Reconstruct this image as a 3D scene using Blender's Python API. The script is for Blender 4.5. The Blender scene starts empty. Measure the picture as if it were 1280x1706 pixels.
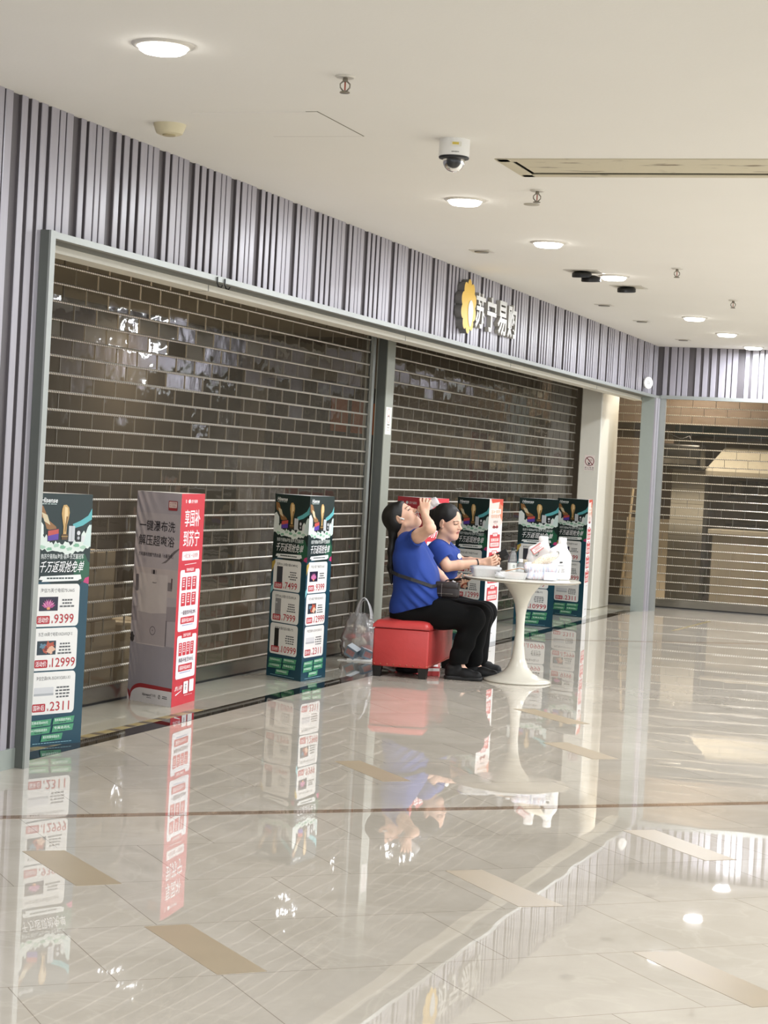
import bpy, bmesh, math, random
import numpy as np
from mathutils import Vector, Matrix, Euler

random.seed(7)
rng = np.random.RandomState(11)
S = bpy.context.scene
COL = S.collection
PI = math.pi

# ------------------------------------------------------------------ camera
F_PX, CAM_H = 3300.0, 1.43
ROLL = math.atan(0.0545)
PITCH = math.radians(1.248)
cam = bpy.data.cameras.new('camera')
cam.sensor_fit = 'VERTICAL'
cam.sensor_height = 36.0
cam.lens = F_PX / 1706.0 * 36.0
cam.clip_start = 0.05
cam.clip_end = 200
camera = bpy.data.objects.new('camera', cam)
COL.objects.link(camera)
fw = Vector((0, math.cos(PITCH), -math.sin(PITCH)))
up0 = Vector((0, math.sin(PITCH), math.cos(PITCH)))
r0 = Vector((1, 0, 0))
cr = r0 * math.cos(ROLL) + up0 * math.sin(ROLL)
cu = up0 * math.cos(ROLL) - r0 * math.sin(ROLL)
mw = Matrix(((cr.x, cu.x, -fw.x, 0), (cr.y, cu.y, -fw.y, 0), (cr.z, cu.z, -fw.z, CAM_H), (0, 0, 0, 1)))
camera.matrix_world = mw
S.camera = camera

# ------------------------------------------------------------------ view, world
S.view_settings.view_transform = 'Standard'
S.view_settings.look = 'None'
S.view_settings.gamma = 1.0
S.view_settings.exposure = 0.80
S.view_settings.use_curve_mapping = False
wd = bpy.data.worlds.new('mall_ambient')
wd.use_nodes = True
S.world = wd
wd.node_tree.nodes['Background'].inputs[0].default_value = (0.87, 0.93, 1.0, 1)
wd.node_tree.nodes['Background'].inputs[1].default_value = 1.15
S.cycles.max_bounces = 10
S.cycles.transparent_max_bounces = 24
S.cycles.caustics_reflective = False
S.cycles.caustics_refractive = False
S.cycles.sample_clamp_indirect = 6.0

# ------------------------------------------------------------------ shop-front frame: x = out of the front (v), y = along it (u)
ORG = Vector((-1.5775, 9.0637, 0))
FANG = math.radians(-18.845)
FAC = Matrix.Translation(ORG) @ Matrix.Rotation(FANG, 4, 'Z')
def W(v, u, z=0.0):
    return FAC @ Vector((v, u, z))

# ------------------------------------------------------------------ lamps of the mall, and added fill for the shops
def area_lamp(name, p, size, power, color=(.88, .925, 1.0), spread=180, shape='DISK', size_y=None):
    l = bpy.data.lights.new(name, 'AREA')
    l.shape = shape
    l.size = size
    if size_y:
        l.size_y = size_y
    l.energy = power
    l.color = color
    l.spread = math.radians(spread)
    o = bpy.data.objects.new(name, l)
    COL.objects.link(o)
    o.location = p
    return o
CEIL = 2.97
DOWNLIGHTS = [(-1.31, 1.14), (2.66, 1.14), (4.58, 1.14), (6.59, 1.14), (10.05, 1.14), (11.85, 1.15), (13.59, 1.16)]
for (u, v) in DOWNLIGHTS:
    area_lamp('downlight_lamp', W(v, u, CEIL - 0.034), 0.17, 17)
# the rest of the corridor's ceiling lights, beyond the frame
for (u, v) in [(-5.1, 1.14), (-9, 2.4), (-1.3, 5.2), (2.6, 4.6), (6.5, 4.6), (10.4, 4.6), (13.5, 4.6), (-5, 4.6), (-9, 4.6),
               (0.5, 7.6), (5, 7.6), (10, 7.6)]:
    area_lamp('corridor_lamp', W(v, u, CEIL - 0.01), 0.5, 80 if u > 2 else 38)
# added unseen fill lights that brighten the inside of the closed shops
area_lamp('shop_fill', W(-1.55, 1.5, 2.92), 0.3, 60, (1, .93, .82))
area_lamp('shop_fill', W(-4.4, 4.0, 2.9), 0.3, 26, (1, .93, .82))
area_lamp('shop_fill', W(-4.4, 11.0, 2.9), 0.3, 26, (1, .93, .82))
area_lamp('shop_fill', W(0.3, 15.0, 2.94), 0.3, 85, (1, .93, .82))

# ------------------------------------------------------------------ materials
def lin(h):
    h = h.lstrip('#')
    r = []
    for i in (0, 2, 4):
        c = int(h[i:i + 2], 16) / 255.0
        r.append(c / 12.92 if c <= 0.04045 else ((c + 0.055) / 1.055) ** 2.4)
    return tuple(r)
MATS = {}
def mat(name, col, rough=0.5, metal=0.0, var=0.05, scale=30.0, bump=0.0, bscale=None, spec=0.5, coat=0.0, emis=None, trans=0.0, stretch=None, ior=1.5, sss=0.0):
    if name in MATS:
        return MATS[name]
    m = bpy.data.materials.new(name)
    m.use_nodes = True
    nt = m.node_tree
    b = nt.nodes['Principled BSDF']
    c = lin(col) if isinstance(col, str) else col
    b.inputs['Roughness'].default_value = rough
    b.inputs['Metallic'].default_value = metal
    b.inputs['Specular IOR Level'].default_value = spec
    b.inputs['IOR'].default_value = ior
    b.inputs['Coat Weight'].default_value = coat
    b.inputs['Transmission Weight'].default_value = trans
    if sss:
        b.inputs['Subsurface Weight'].default_value = sss
        b.inputs['Subsurface Radius'].default_value = (.01, .004, .002)
    tc = nt.nodes.new('ShaderNodeTexCoord')
    src = tc.outputs['Object']
    if stretch:
        mp = nt.nodes.new('ShaderNodeMapping')
        mp.inputs['Scale'].default_value = stretch
        nt.links.new(src, mp.inputs[0])
        src = mp.outputs[0]
    n = nt.nodes.new('ShaderNodeTexNoise')
    n.inputs['Scale'].default_value = scale
    n.inputs['Detail'].default_value = 4
    nt.links.new(src, n.inputs['Vector'])
    mx = nt.nodes.new('ShaderNodeMix')
    mx.data_type = 'RGBA'
    mx.inputs['A'].default_value = (*[max(0, x * (1 - var)) for x in c], 1)
    mx.inputs['B'].default_value = (*[min(1, x * (1 + var)) for x in c], 1)
    nt.links.new(n.outputs['Fac'], mx.inputs['Factor'])
    nt.links.new(mx.outputs['Result'], b.inputs['Base Color'])
    if bump:
        n2 = nt.nodes.new('ShaderNodeTexNoise')
        n2.inputs['Scale'].default_value = bscale or scale
        n2.inputs['Detail'].default_value = 3
        nt.links.new(src, n2.inputs['Vector'])
        bp = nt.nodes.new('ShaderNodeBump')
        bp.inputs['Strength'].default_value = bump
        bp.inputs['Distance'].default_value = 0.01
        nt.links.new(n2.outputs['Fac'], bp.inputs['Height'])
        nt.links.new(bp.outputs['Normal'], b.inputs['Normal'])
    if emis:
        b.inputs['Emission Color'].default_value = (*emis[0], 1)
        b.inputs['Emission Strength'].default_value = emis[1]
    MATS[name] = m
    return m

def sheet_mat(name, tint, opacity, rough=0.1, diffuse='#f4f4f2', bump=0.0, bscale=30, gloss=1.0):
    """clear or milky plastic film: part see-through, part milky, glossy on top"""
    if name in MATS:
        return MATS[name]
    m = bpy.data.materials.new(name)
    m.use_nodes = True
    nt = m.node_tree
    nt.nodes.remove(nt.nodes['Principled BSDF'])
    out = nt.nodes['Material Output']
    tr = nt.nodes.new('ShaderNodeBsdfTransparent')
    tr.inputs[0].default_value = (*lin(tint), 1)
    df = nt.nodes.new('ShaderNodeBsdfDiffuse')
    df.inputs[0].default_value = (*lin(diffuse), 1)
    tl = nt.nodes.new('ShaderNodeBsdfTranslucent')
    tl.inputs[0].default_value = (*lin(diffuse), 1)
    a = nt.nodes.new('ShaderNodeMixShader')
    a.inputs[0].default_value = 0.35
    nt.links.new(df.outputs[0], a.inputs[1])
    nt.links.new(tl.outputs[0], a.inputs[2])
    b = nt.nodes.new('ShaderNodeMixShader')
    b.inputs[0].default_value = opacity
    nt.links.new(tr.outputs[0], b.inputs[1])
    nt.links.new(a.outputs[0], b.inputs[2])
    g = nt.nodes.new('ShaderNodeBsdfGlossy')
    g.inputs['Roughness'].default_value = rough
    fr = nt.nodes.new('ShaderNodeFresnel')
    fr.inputs[0].default_value = 1.5
    mt = nt.nodes.new('ShaderNodeMath')
    mt.operation = 'MULTIPLY'
    mt.inputs[1].default_value = gloss
    nt.links.new(fr.outputs[0], mt.inputs[0])
    c = nt.nodes.new('ShaderNodeMixShader')
    nt.links.new(mt.outputs[0], c.inputs[0])
    nt.links.new(b.outputs[0], c.inputs[1])
    nt.links.new(g.outputs[0], c.inputs[2])
    tc = nt.nodes.new('ShaderNodeTexCoord')
    n = nt.nodes.new('ShaderNodeTexNoise')
    n.inputs['Scale'].default_value = bscale
    n.inputs['Detail'].default_value = 2
    nt.links.new(tc.outputs['Object'], n.inputs['Vector'])
    if bump:
        bp = nt.nodes.new('ShaderNodeBump')
        bp.inputs['Strength'].default_value = bump
        bp.inputs['Distance'].default_value = 0.01
        nt.links.new(n.outputs['Fac'], bp.inputs['Height'])
        for q in (g, df):
            nt.links.new(bp.outputs['Normal'], q.inputs['Normal'])
    nt.links.new(c.outputs[0], out.inputs['Surface'])
    MATS[name] = m
    return m

# ------------------------------------------------------------------ mesh builder
class MB:
    def __init__(s):
        s.v, s.f, s.m = [], [], []
    def add(s, verts, faces, mi=0, M=None):
        k = len(s.v)
        for p in verts:
            p = Vector(p)
            s.v.append(tuple(M @ p) if M else tuple(p))
        for i, f in enumerate(faces):
            s.f.append([k + q for q in f])
            s.m.append(mi if isinstance(mi, int) else mi[i])
        return s
    def box(s, a, b, mi=0, M=None):
        (x0, y0, z0), (x1, y1, z1) = a, b
        vs = [(x0, y0, z0), (x1, y0, z0), (x1, y1, z0), (x0, y1, z0), (x0, y0, z1), (x1, y0, z1), (x1, y1, z1), (x0, y1, z1)]
        return s.add(vs, [(3, 2, 1, 0), (4, 5, 6, 7), (0, 1, 5, 4), (1, 2, 6, 5), (2, 3, 7, 6), (3, 0, 4, 7)], mi, M)
    def rbox(s, a, b, r, mi=0, M=None, seg=3):
        """box with rounded edges"""
        bm = bmesh.new()
        bmesh.ops.create_cube(bm, size=1.0)
        for v in bm.verts:
            v.co = Vector([(a[i] + b[i]) / 2 + v.co[i] * (b[i] - a[i]) for i in range(3)])
        bmesh.ops.bevel(bm, geom=list(bm.edges), offset=r, segments=seg, affect='EDGES', profile=0.5)
        bm.verts.ensure_lookup_table()
        s.add([v.co for v in bm.verts], [[v.index for v in f.verts] for f in bm.faces], mi, M)
        bm.free()
        return s
    def prism(s, pts, z0, z1, mi=0, M=None, cap_mi=None):
        n = len(pts)
        ar = sum(pts[i][0] * pts[(i + 1) % n][1] - pts[(i + 1) % n][0] * pts[i][1] for i in range(n))
        if ar < 0:
            pts = pts[::-1]
        vs = [(x, y, z0) for x, y in pts] + [(x, y, z1) for x, y in pts]
        fs = [(i, (i + 1) % n, n + (i + 1) % n, n + i) for i in range(n)]
        s.add(vs, fs + [tuple(range(n - 1, -1, -1)), tuple(range(n, 2 * n))], [mi] * n + [mi, mi if cap_mi is None else cap_mi], M)
        return s
    def lathe(s, prof, n=32, mi=0, M=None, caps=True):
        vs, fs = [], []
        for (r, z) in prof:
            for i in range(n):
                a = 2 * PI * i / n
                vs.append((r * math.cos(a), r * math.sin(a), z))
        for j in range(len(prof) - 1):
            for i in range(n):
                q = (i + 1) % n
                fs.append((j * n + i, j * n + q, (j + 1) * n + q, (j + 1) * n + i))
        if caps:
            fs.append(tuple(range(n - 1, -1, -1)))
            k = (len(prof) - 1) * n
            fs.append(tuple(range(k, k + n)))
        return s.add(vs, fs, mi, M)
    def tube(s, path, r, n=8, mi=0, M=None, closed=False, flat=1.0):
        path = [Vector(p) for p in path]
        m = len(path)
        vs, fs = [], []
        side = None
        for i, p in enumerate(path):
            if closed:
                d = path[(i + 1) % m] - path[i - 1]
            else:
                d = path[min(i + 1, m - 1)] - path[max(i - 1, 0)]
            d.normalize()
            if side is None:
                side = d.cross(Vector((0, 0, 1)))
                if side.length < 0.1:
                    side = d.cross(Vector((1, 0, 0)))
            side = (side - d * side.dot(d)).normalized()
            nr = d.cross(side)
            rr = r[i] if isinstance(r, (list, tuple)) else r
            for k in range(n):
                a = 2 * PI * k / n
                vs.append(p + side * math.cos(a) * rr + nr * math.sin(a) * rr * flat)
        for i in range(m if closed else m - 1):
            for k in range(n):
                q = (k + 1) % n
                j = (i + 1) % m
                fs.append((i * n + k, i * n + q, j * n + q, j * n + k))
        if not closed:
            fs.append(tuple(range(n - 1, -1, -1)))
            fs.append(tuple(range((m - 1) * n, m * n)))
        return s.add(vs, fs, mi, M)
    def loft(s, rings, mi=0, M=None, caps=True):
        n = len(rings[0])
        vs = [p for r in rings for p in r]
        fs = []
        for j in range(len(rings) - 1):
            for i in range(n):
                q = (i + 1) % n
                fs.append((j * n + i, j * n + q, (j + 1) * n + q, (j + 1) * n + i))
        if caps:
            fs.append(tuple(range(n - 1, -1, -1)))
            k = (len(rings) - 1) * n
            fs.append(tuple(range(k, k + n)))
        return s.add(vs, fs, mi, M)
    def build(s, name, mats, parent=None, smooth=None, mtx=None):
        me = bpy.data.meshes.new(name)
        me.from_pydata(s.v, [], s.f)
        for m in (mats if isinstance(mats, (list, tuple)) else [mats]):
            me.materials.append(m)
        me.polygons.foreach_set('material_index', s.m)
        if smooth is not None:
            me.polygons.foreach_set('use_smooth', [True] * len(me.polygons))
            if smooth:
                me.set_sharp_from_angle(angle=math.radians(smooth))
        me.update()
        o = bpy.data.objects.new(name, me)
        COL.objects.link(o)
        if parent is not None:
            o.parent = parent
        if mtx is not None:
            o.matrix_basis = mtx
        return o

def tag(o, label=None, cat=None, group=None, kind=None):
    if label:
        o['label'] = label
    if cat:
        o['category'] = cat
    if group:
        o['group'] = group
    if kind:
        o['kind'] = kind
    return o
def thing(name, label, cat, loc=(0, 0, 0), rz=0.0, group=None, rot=None):
    o = bpy.data.objects.new(name, None)
    o.empty_display_size = 0.05
    COL.objects.link(o)
    o.location = loc
    o.rotation_euler = rot if rot is not None else (0, 0, rz)
    return tag(o, label, cat, group)
def struct(o, label=None):
    return tag(o, label, None, None, 'structure')
def copy_tree(o, parent=None):
    c = o.copy()
    COL.objects.link(c)
    if parent is not None:
        c.parent = parent
    for ch in list(o.children):
        copy_tree(ch, c)
    return c

# ------------------------------------------------------------------ common materials
M_ceil = mat('ceiling_paint', '#efede6', 0.85, var=0.025, scale=1.2, bump=0.05, bscale=60)
M_metal = mat('frame_metal', '#a3a6a1', 0.42, 0.55, var=0.03)
M_postgrey = mat('post_grey_paint', '#9aa19a', 0.45, 0.1, var=0.03)
M_postdark = mat('post_dark_paint', '#5b5e59', 0.45, 0.1, var=0.03)
M_cream = mat('cream_paint', '#e6e2d4', 0.5, var=0.03)
M_white = mat('white_plastic', '#f2f1ed', 0.35, var=0.015)
M_black = mat('black_plastic', '#141414', 0.4, var=0.05)
M_chrome = mat('chrome', '#cfcfcf', 0.18, 1.0, var=0.02)
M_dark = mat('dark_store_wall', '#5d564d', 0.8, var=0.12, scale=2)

def floor_material():
    m = bpy.data.materials.new('polished_marble_tiles')
    m.use_nodes = True
    nt = m.node_tree
    b = nt.nodes['Principled BSDF']
    tc = nt.nodes.new('ShaderNodeTexCoord')
    mp = nt.nodes.new('ShaderNodeMapping')
    mp.vector_type = 'TEXTURE'
    a = math.radians(24)
    ox = 0.38 * math.cos(a) - 4.56 * math.sin(a)
    oy = 0.38 * math.sin(a) + 4.56 * math.cos(a)
    mp.inputs['Location'].default_value = (ox, oy, 0)
    mp.inputs['Rotation'].default_value = (0, 0, a)
    nt.links.new(tc.outputs['Object'], mp.inputs[0])
    br = nt.nodes.new('ShaderNodeTexBrick')
    br.offset = 0.5
    br.inputs['Scale'].default_value = 1.0
    br.inputs['Brick Width'].default_value = 0.6
    br.inputs['Row Height'].default_value = 0.6
    br.inputs['Mortar Size'].default_value = 0.0016
    br.inputs['Mortar Smooth'].default_value = 0.1
    br.inputs['Color1'].default_value = (0.44, 0.44, 0.44, 1)
    br.inputs['Color2'].default_value = (0.56, 0.56, 0.56, 1)
    br.inputs['Mortar'].default_value = (0.5, 0.5, 0.5, 1)
    nt.links.new(mp.outputs[0], br.inputs['Vector'])
    no = nt.nodes.new('ShaderNodeTexNoise')
    no.inputs['Scale'].default_value = 2.2
    no.inputs['Detail'].default_value = 8
    no.inputs['Roughness'].default_value = 0.62
    no.inputs['Distortion'].default_value = 0.6
    nt.links.new(mp.outputs[0], no.inputs['Vector'])
    rp = nt.nodes.new('ShaderNodeValToRGB')
    rp.color_ramp.elements[0].position = 0.3
    rp.color_ramp.elements[0].color = (*lin('#b3ab9d'), 1)
    rp.color_ramp.elements[1].position = 0.7
    rp.color_ramp.elements[1].color = (*lin('#c3bbae'), 1)
    nt.links.new(no.outputs['Fac'], rp.inputs[0])
    # thin pale veins
    wv = nt.nodes.new('ShaderNodeTexNoise')
    wv.inputs['Scale'].default_value = 1.4
    wv.inputs['Detail'].default_value = 6
    wv.inputs['Distortion'].default_value = 1.2
    nt.links.new(mp.outputs[0], wv.inputs['Vector'])
    vr = nt.nodes.new('ShaderNodeValToRGB')
    e = vr.color_ramp.elements
    e[0].position, e[0].color = 0.485, (0, 0, 0, 1)
    e[1].position, e[1].color = 0.5, (1, 1, 1, 1)
    e.new(0.515).color = (0, 0, 0, 1)
    nt.links.new(wv.outputs['Fac'], vr.inputs[0])
    vm = nt.nodes.new('ShaderNodeMix')
    vm.data_type = 'RGBA'
    vm.inputs['B'].default_value = (*lin('#d3cbbc'), 1)
    vf = nt.nodes.new('ShaderNodeMath')
    vf.operation = 'MULTIPLY'
    vf.inputs[1].default_value = 0.22
    nt.links.new(vr.outputs[0], vf.inputs[0])
    nt.links.new(vf.outputs[0], vm.inputs['Factor'])
    nt.links.new(rp.outputs[0], vm.inputs['A'])
    tn = nt.nodes.new('ShaderNodeMix')
    tn.data_type = 'RGBA'
    tn.blend_type = 'OVERLAY'
    tn.inputs['Factor'].default_value = 0.35
    nt.links.new(vm.outputs['Result'], tn.inputs['A'])
    nt.links.new(br.outputs['Color'], tn.inputs['B'])
    mm = nt.nodes.new('ShaderNodeMix')
    mm.data_type = 'RGBA'
    mm.inputs['B'].default_value = (*lin('#91877a'), 1)
    nt.links.new(br.outputs['Fac'], mm.inputs['Factor'])
    nt.links.new(tn.outputs['Result'], mm.inputs['A'])
    nt.links.new(mm.outputs['Result'], b.inputs['Base Color'])
    b.inputs['Roughness'].default_value = 0.012
    b.inputs['IOR'].default_value = 1.52
    # faint waviness of polished stone
    n3 = nt.nodes.new('ShaderNodeTexNoise')
    n3.inputs['Scale'].default_value = 2.6
    n3.inputs['Detail'].default_value = 1
    nt.links.new(tc.outputs['Object'], n3.inputs['Vector'])
    bp = nt.nodes.new('ShaderNodeBump')
    bp.inputs['Strength'].default_value = 0.007
    bp.inputs['Distance'].default_value = 0.05
    nt.links.new(n3.outputs['Fac'], bp.inputs['Height'])
    nt.links.new(bp.outputs['Normal'], b.inputs['Normal'])
    return m
M_floor = floor_material()

# ================================================================== THE SETTING
o = MB().box((-14, -6, -0.1), (16, 34, 0)).build('floor', M_floor)
struct(o, 'polished cream marble tile floor')
# ceiling slab, with the grille opening left in it
VU0, VU1, VV0, VV1 = 1.26, 1.78, 1.72, 4.9
cb = MB()
def fbox(mb, v0, v1, u0, u1, z0, z1, mi=0):
    mb.box((v0, u0, z0), (v1, u1, z1), mi)
    return mb
fbox(cb, -6, 12, -20, VU0, CEIL, CEIL + 0.2)
fbox(cb, -6, 12, VU1, 24, CEIL, CEIL + 0.2)
fbox(cb, -6, VV0, VU0, VU1, CEIL, CEIL + 0.2)
fbox(cb, VV1, 12, VU0, VU1, CEIL, CEIL + 0.2)
struct(cb.build('ceiling', M_ceil, mtx=FAC), 'off-white painted ceiling')

# slatted wall cladding: ribs with grooves between them
M_slat = mat('lilac_grey_woodgrain', '#a19da4', 0.32, var=0.10, scale=14, stretch=(6, 6, 0.25))
M_groove = mat('dark_groove', '#5a5557', 0.5, var=0.08, scale=14, stretch=(6, 6, 0.25))
MOD_A = [('g', .078), ('r', .05), ('g', .03), ('r', .068), ('g', .012), ('r', .048), ('g', .012), ('r', .062)]
MOD_B = [('g', .078), ('r', .052), ('g', .034), ('r', .056), ('g', .034), ('r', .056), ('g', .034), ('r', .072), ('g', .012), ('r', .05), ('g', .012), ('r', .06)]
def slat_seq(u0, u1, start):
    out, u = [], start
    k = 0
    while u < u1:
        for t, w in (MOD_A if k % 2 == 0 else MOD_B):
            a, b = max(u, u0), min(u + w, u1)
            if b - a > 0.004:
                out.append((t, a, b))
            u += w
        k += 1
    return out
DEP = 0.016
def cladding(name, u0, u1, z0, z1, vfront, start, M, label):
    mb = MB()
    fbox(mb, vfront - 0.10, vfront - DEP, u0, u1, z0, z1, 1)
    for t, a, b in slat_seq(u0, u1, start):
        if t == 'r':
            v = vfront
            c = 0.003
            pts = [(vfront - DEP, a), (v - c, a), (v, a + c), (v, b - c), (v - c, b), (vfront - DEP, b)]
            n = len(pts)
            vs = [(x, y, z0) for x, y in pts] + [(x, y, z1) for x, y in pts]
            fs = [(0, n, n + 1, 1), (1, n + 1, n + 2, 2), (2, n + 2, n + 3, 3), (3, n + 3, n + 4, 4), (4, n + 4, n + 5, 5), tuple(range(n - 1, -1, -1))[::-1], tuple(range(n, 2 * n))]
            mb.add(vs, [f[::-1] for f in fs[:5]] + fs[5:], [1, 0, 0, 0, 1, 0, 0])
    ob = mb.build(name, [M_slat, M_groove], mtx=M)
    return struct(ob, label)
# period start such that a narrow module begins at u = 0.06
cladding('wall_left', -6.0, -0.19, 0.09, CEIL, 0.045, 0.06 - 0.91 * 7, FAC, 'lilac grey slatted wall left of the first shutter')
cladding('wall_front', -0.19, 13.995, 2.41, CEIL, 0.045, 0.06 - 0.91, FAC, 'lilac grey slatted fascia above the shutters')
# end wall: its own axes (x = towards the camera, y = along the wall)
EW = FAC @ Matrix.Translation((0, 14.0, 0)) @ Matrix.Rotation(-PI / 2, 4, 'Z')
# local x -> -u direction ; local y -> +v direction
cladding('wall_right', -0.15, 9.0, 2.42, CEIL, 0.0, 0.03, EW, 'lilac grey slatted wall above the end shutter')
o = fbox(MB(), -0.06, 0.05, -6.0, -0.19, 0, 0.09).build('baseboard_left', M_postgrey, mtx=FAC)
struct(o, 'grey metal skirting under the slatted wall')

# frames of the openings
mb = MB()
fbox(mb, -0.06, 0.052, -0.192, -0.15, 0, 2.412, 0)
mb2 = MB()
fbox(mb2, 0.046, 0.09, -0.20, -0.155, 0, 2.412, 1)
fbox(mb2, 0.0901, 0.1, -0.20, -0.155, 0, 2.412, 0)
mb2.v += [tuple(p) for p in mb.v]
k = len(mb2.v) - len(mb.v)
mb2.f += [[q + k for q in f] for f in mb.f]
mb2.m += [1] * len(mb.f)
struct(mb2.build('trim_1', [M_metal, M_postdark], mtx=FAC), 'grey metal post at the left end of the shop front')
mb = MB()
fbox(mb, 0.05, 0.085, -0.155, 13.99, 2.382, 2.412, 0)
fbox(mb, -0.07, 0.05, -0.155, 13.99, 2.384, 2.408, 1)
fbox(mb, -0.195, -0.07, -0.155, 13.99, 2.350, 2.40, 2)
for ub in (1.9, 5.35, 8.2, 11.5):
    fbox(mb, -0.197, -0.069, ub, ub + 0.006, 2.349, 2.401, 1)
struct(mb.build('trim_2', [M_metal, M_postdark, M_cream], mtx=FAC), 'grey metal header with a cream strip over the shutters')
mb = MB()
fbox(mb, -0.70, -0.615, 6.575, 6.76, 0, 2.75, 0)
fbox(mb, -0.692, -0.622, 6.5745, 6.575, 0, 2.75, 1)
struct(mb.build('trim_3', [mat('post_green_grey', '#a3a69b', 0.4, 0.2, var=0.03), M_postdark], mtx=FAC), 'grey metal post between the two shutters')
# corner post: plain grey sheet on the side, ribbed strips on the front
mb = MB()
fbox(mb, -0.06, 0.085, 13.735, 13.999, 0, 2.384, 1)
for k in range(4):
    fbox(mb, 0.085, 0.1 - 0.004 * (k % 2), 13.735 + 0.066 * k, 13.735 + 0.066 * k + 0.05, 0, 2.384, 0)
fbox(mb, 0.0, 0.16, 13.999, 14.04, 0, 2.42, 2)
struct(mb.build('trim_4', [M_slat, M_postgrey, M_metal], mtx=FAC), 'grey corner post with ribbed lilac face')
# end wall frame head
mb = MB()
fbox(mb, 0.10, 9.0, 13.985, 14.06, 2.385, 2.425, 0)
struct(mb.build('trim_5', [M_metal], mtx=FAC), 'grey metal header over the end shutter')
# tiled column
mb = MB()
mb.rbox((-0.66, 13.38, 0.0), (-0.425, 14.25, 2.8), 0.012)
struct(mb.build('pillar', mat('column_paint', '#dedacd', 0.25, var=0.02), mtx=FAC), 'cream painted column right of the second shutter')

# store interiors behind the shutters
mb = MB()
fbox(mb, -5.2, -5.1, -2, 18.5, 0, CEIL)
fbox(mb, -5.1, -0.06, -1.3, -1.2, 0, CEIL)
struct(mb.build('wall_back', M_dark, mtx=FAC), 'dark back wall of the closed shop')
mb = MB()
fbox(mb, -5.1, -0.66, 14.2, 14.3, 0, CEIL)
fbox(mb, -1.6, 9.0, 17.9, 18.0, 0, CEIL)
fbox(mb, -1.6, -1.5, 14.3, 18, 0, CEIL)
struct(mb.build('wall_shop', mat('shop_inner_wall', '#8c8579', 0.8, var=0.12, scale=2), mtx=FAC), 'grey inner wall of the end shop')
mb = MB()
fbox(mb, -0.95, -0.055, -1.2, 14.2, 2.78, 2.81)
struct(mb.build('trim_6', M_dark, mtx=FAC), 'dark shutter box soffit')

# paving details
def strip(name, p0, p1, w, m, z=0.0012, label=None):
    p0, p1 = Vector((*p0, 0)), Vector((*p1, 0))
    d = (p1 - p0).normalized()
    n = Vector((-d.y, d.x, 0)) * w / 2
    mb = MB()
    mb.prism([(p0 - n)[:2], (p1 - n)[:2], (p1 + n)[:2], (p0 + n)[:2]], -0.01, z)
    return struct(mb.build(name, m), label)
M_brown = mat('brown_marble', '#8b7765', 0.03, var=0.45, scale=7, spec=0.5)
M_blackm = mat('black_marble', '#1b1816', 0.03, var=0.5, scale=9)
M_tan = mat('tan_matte_tile', '#a3937a', 0.30, var=0.08, scale=5)
d0, d1 = Vector((-1.422, 7.646)), Vector((1.826, 9.025))
dd = (d1 - d0).normalized()
strip('trim_7', d0 - dd * 5, d1 + dd * 6, 0.065, M_brown, label='brown marble band across the floor')
d0, d1 = Vector((1.328, 17.421)), Vector((3.627, 18.358))
dd = (d1 - d0).normalized()
strip('trim_8', d0 - dd * 0.9, d1 + dd * 6, 0.05, M_brown, label='thin brown marble band far down the floor')
a0, a1 = W(-0.065, -0.2), W(-0.065, 13.75)
strip('trim_9', a0[:2], a1[:2], 0.12, M_blackm, label='black marble threshold line under the shop front')
# cooler threshold tiles between the line and the shutters
def threshold_mat():
    m = mat('threshold_tile', '#b3b0a2', 0.03, var=0.12, scale=2.5)
    return m
mb = MB()
for k in range(-1, 18):
    fbox(mb, -1.2, -0.126, k * 0.8 + 0.002, k * 0.8 + 0.798, -0.02, 0.001)
struct(mb.build('trim_10', threshold_mat(), mtx=FAC), 'grey green threshold tiles in front of the shutters')
INL = [[(-1.22, 7.022), (-1.079, 7.079), (-.807, 6.579), (-.947, 6.509)], [(-.66, 5.994), (-.53, 6.056), (-.259, 5.544), (-.393, 5.479)],
       [(-.174, 9.579), (-.051, 9.644), (.19, 9.1), (.062, 9.04)], [(.291, 7.085), (.423, 7.142), (.674, 6.604), (.52, 6.557)],
       [(.831, 6.008), (.975, 6.052), (1.23, 5.5), (1.09, 5.44)], [(.925, 10.665), (1.06, 10.73), (1.28, 10.2), (1.14, 10.14)],
       [(.86, 12.15), (.99, 12.2), (1.274, 11.6), (1.14, 11.54)], [(1.05, 8.11), (1.19, 8.16), (1.43, 7.6), (1.3, 7.55)]]
for i, q in enumerate(INL):
    struct(MB().prism(q, -0.01, 0.001).build('trim_%d' % (11 + i), M_tan), 'tan inlaid tile strip in the floor')

# hazard tapes: yellow with dark dashes
def hazard_mat():
    m = mat('hazard_tape', '#9c8a4d', 0.35, var=0.1)
    nt = m.node_tree
    b = nt.nodes['Principled BSDF']
    tc = nt.nodes['Texture Coordinate']
    wv = nt.nodes.new('ShaderNodeTexWave')
    wv.wave_type = 'BANDS'
    wv.bands_direction = 'Y'
    wv.inputs['Scale'].default_value = 1.7
    wv.inputs['Distortion'].default_value = 0
    nt.links.new(tc.outputs['Object'], wv.inputs['Vector'])
    rp = nt.nodes.new('ShaderNodeValToRGB')
    rp.color_ramp.interpolation = 'CONSTANT'
    rp.color_ramp.elements[0].color = (*lin('#98895f'), 1)
    rp.color_ramp.elements[1].color = (*lin('#574e42'), 1)
    rp.color_ramp.elements[1].position = 0.72
    nt.links.new(wv.outputs['Fac'], rp.inputs[0])
    nt.links.new(rp.outputs[0], b.inputs['Base Color'])
    return m
o = fbox(MB(), -0.03, 0.03, -0.3, 2.3, 0, 0.0016).build('hazard_tape', hazard_mat(), mtx=FAC @ Matrix.Translation((-0.158, 0, 0.0)))
tag(o, 'yellow and black hazard tape stuck along the threshold behind the leftmost display', 'tape')
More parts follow.
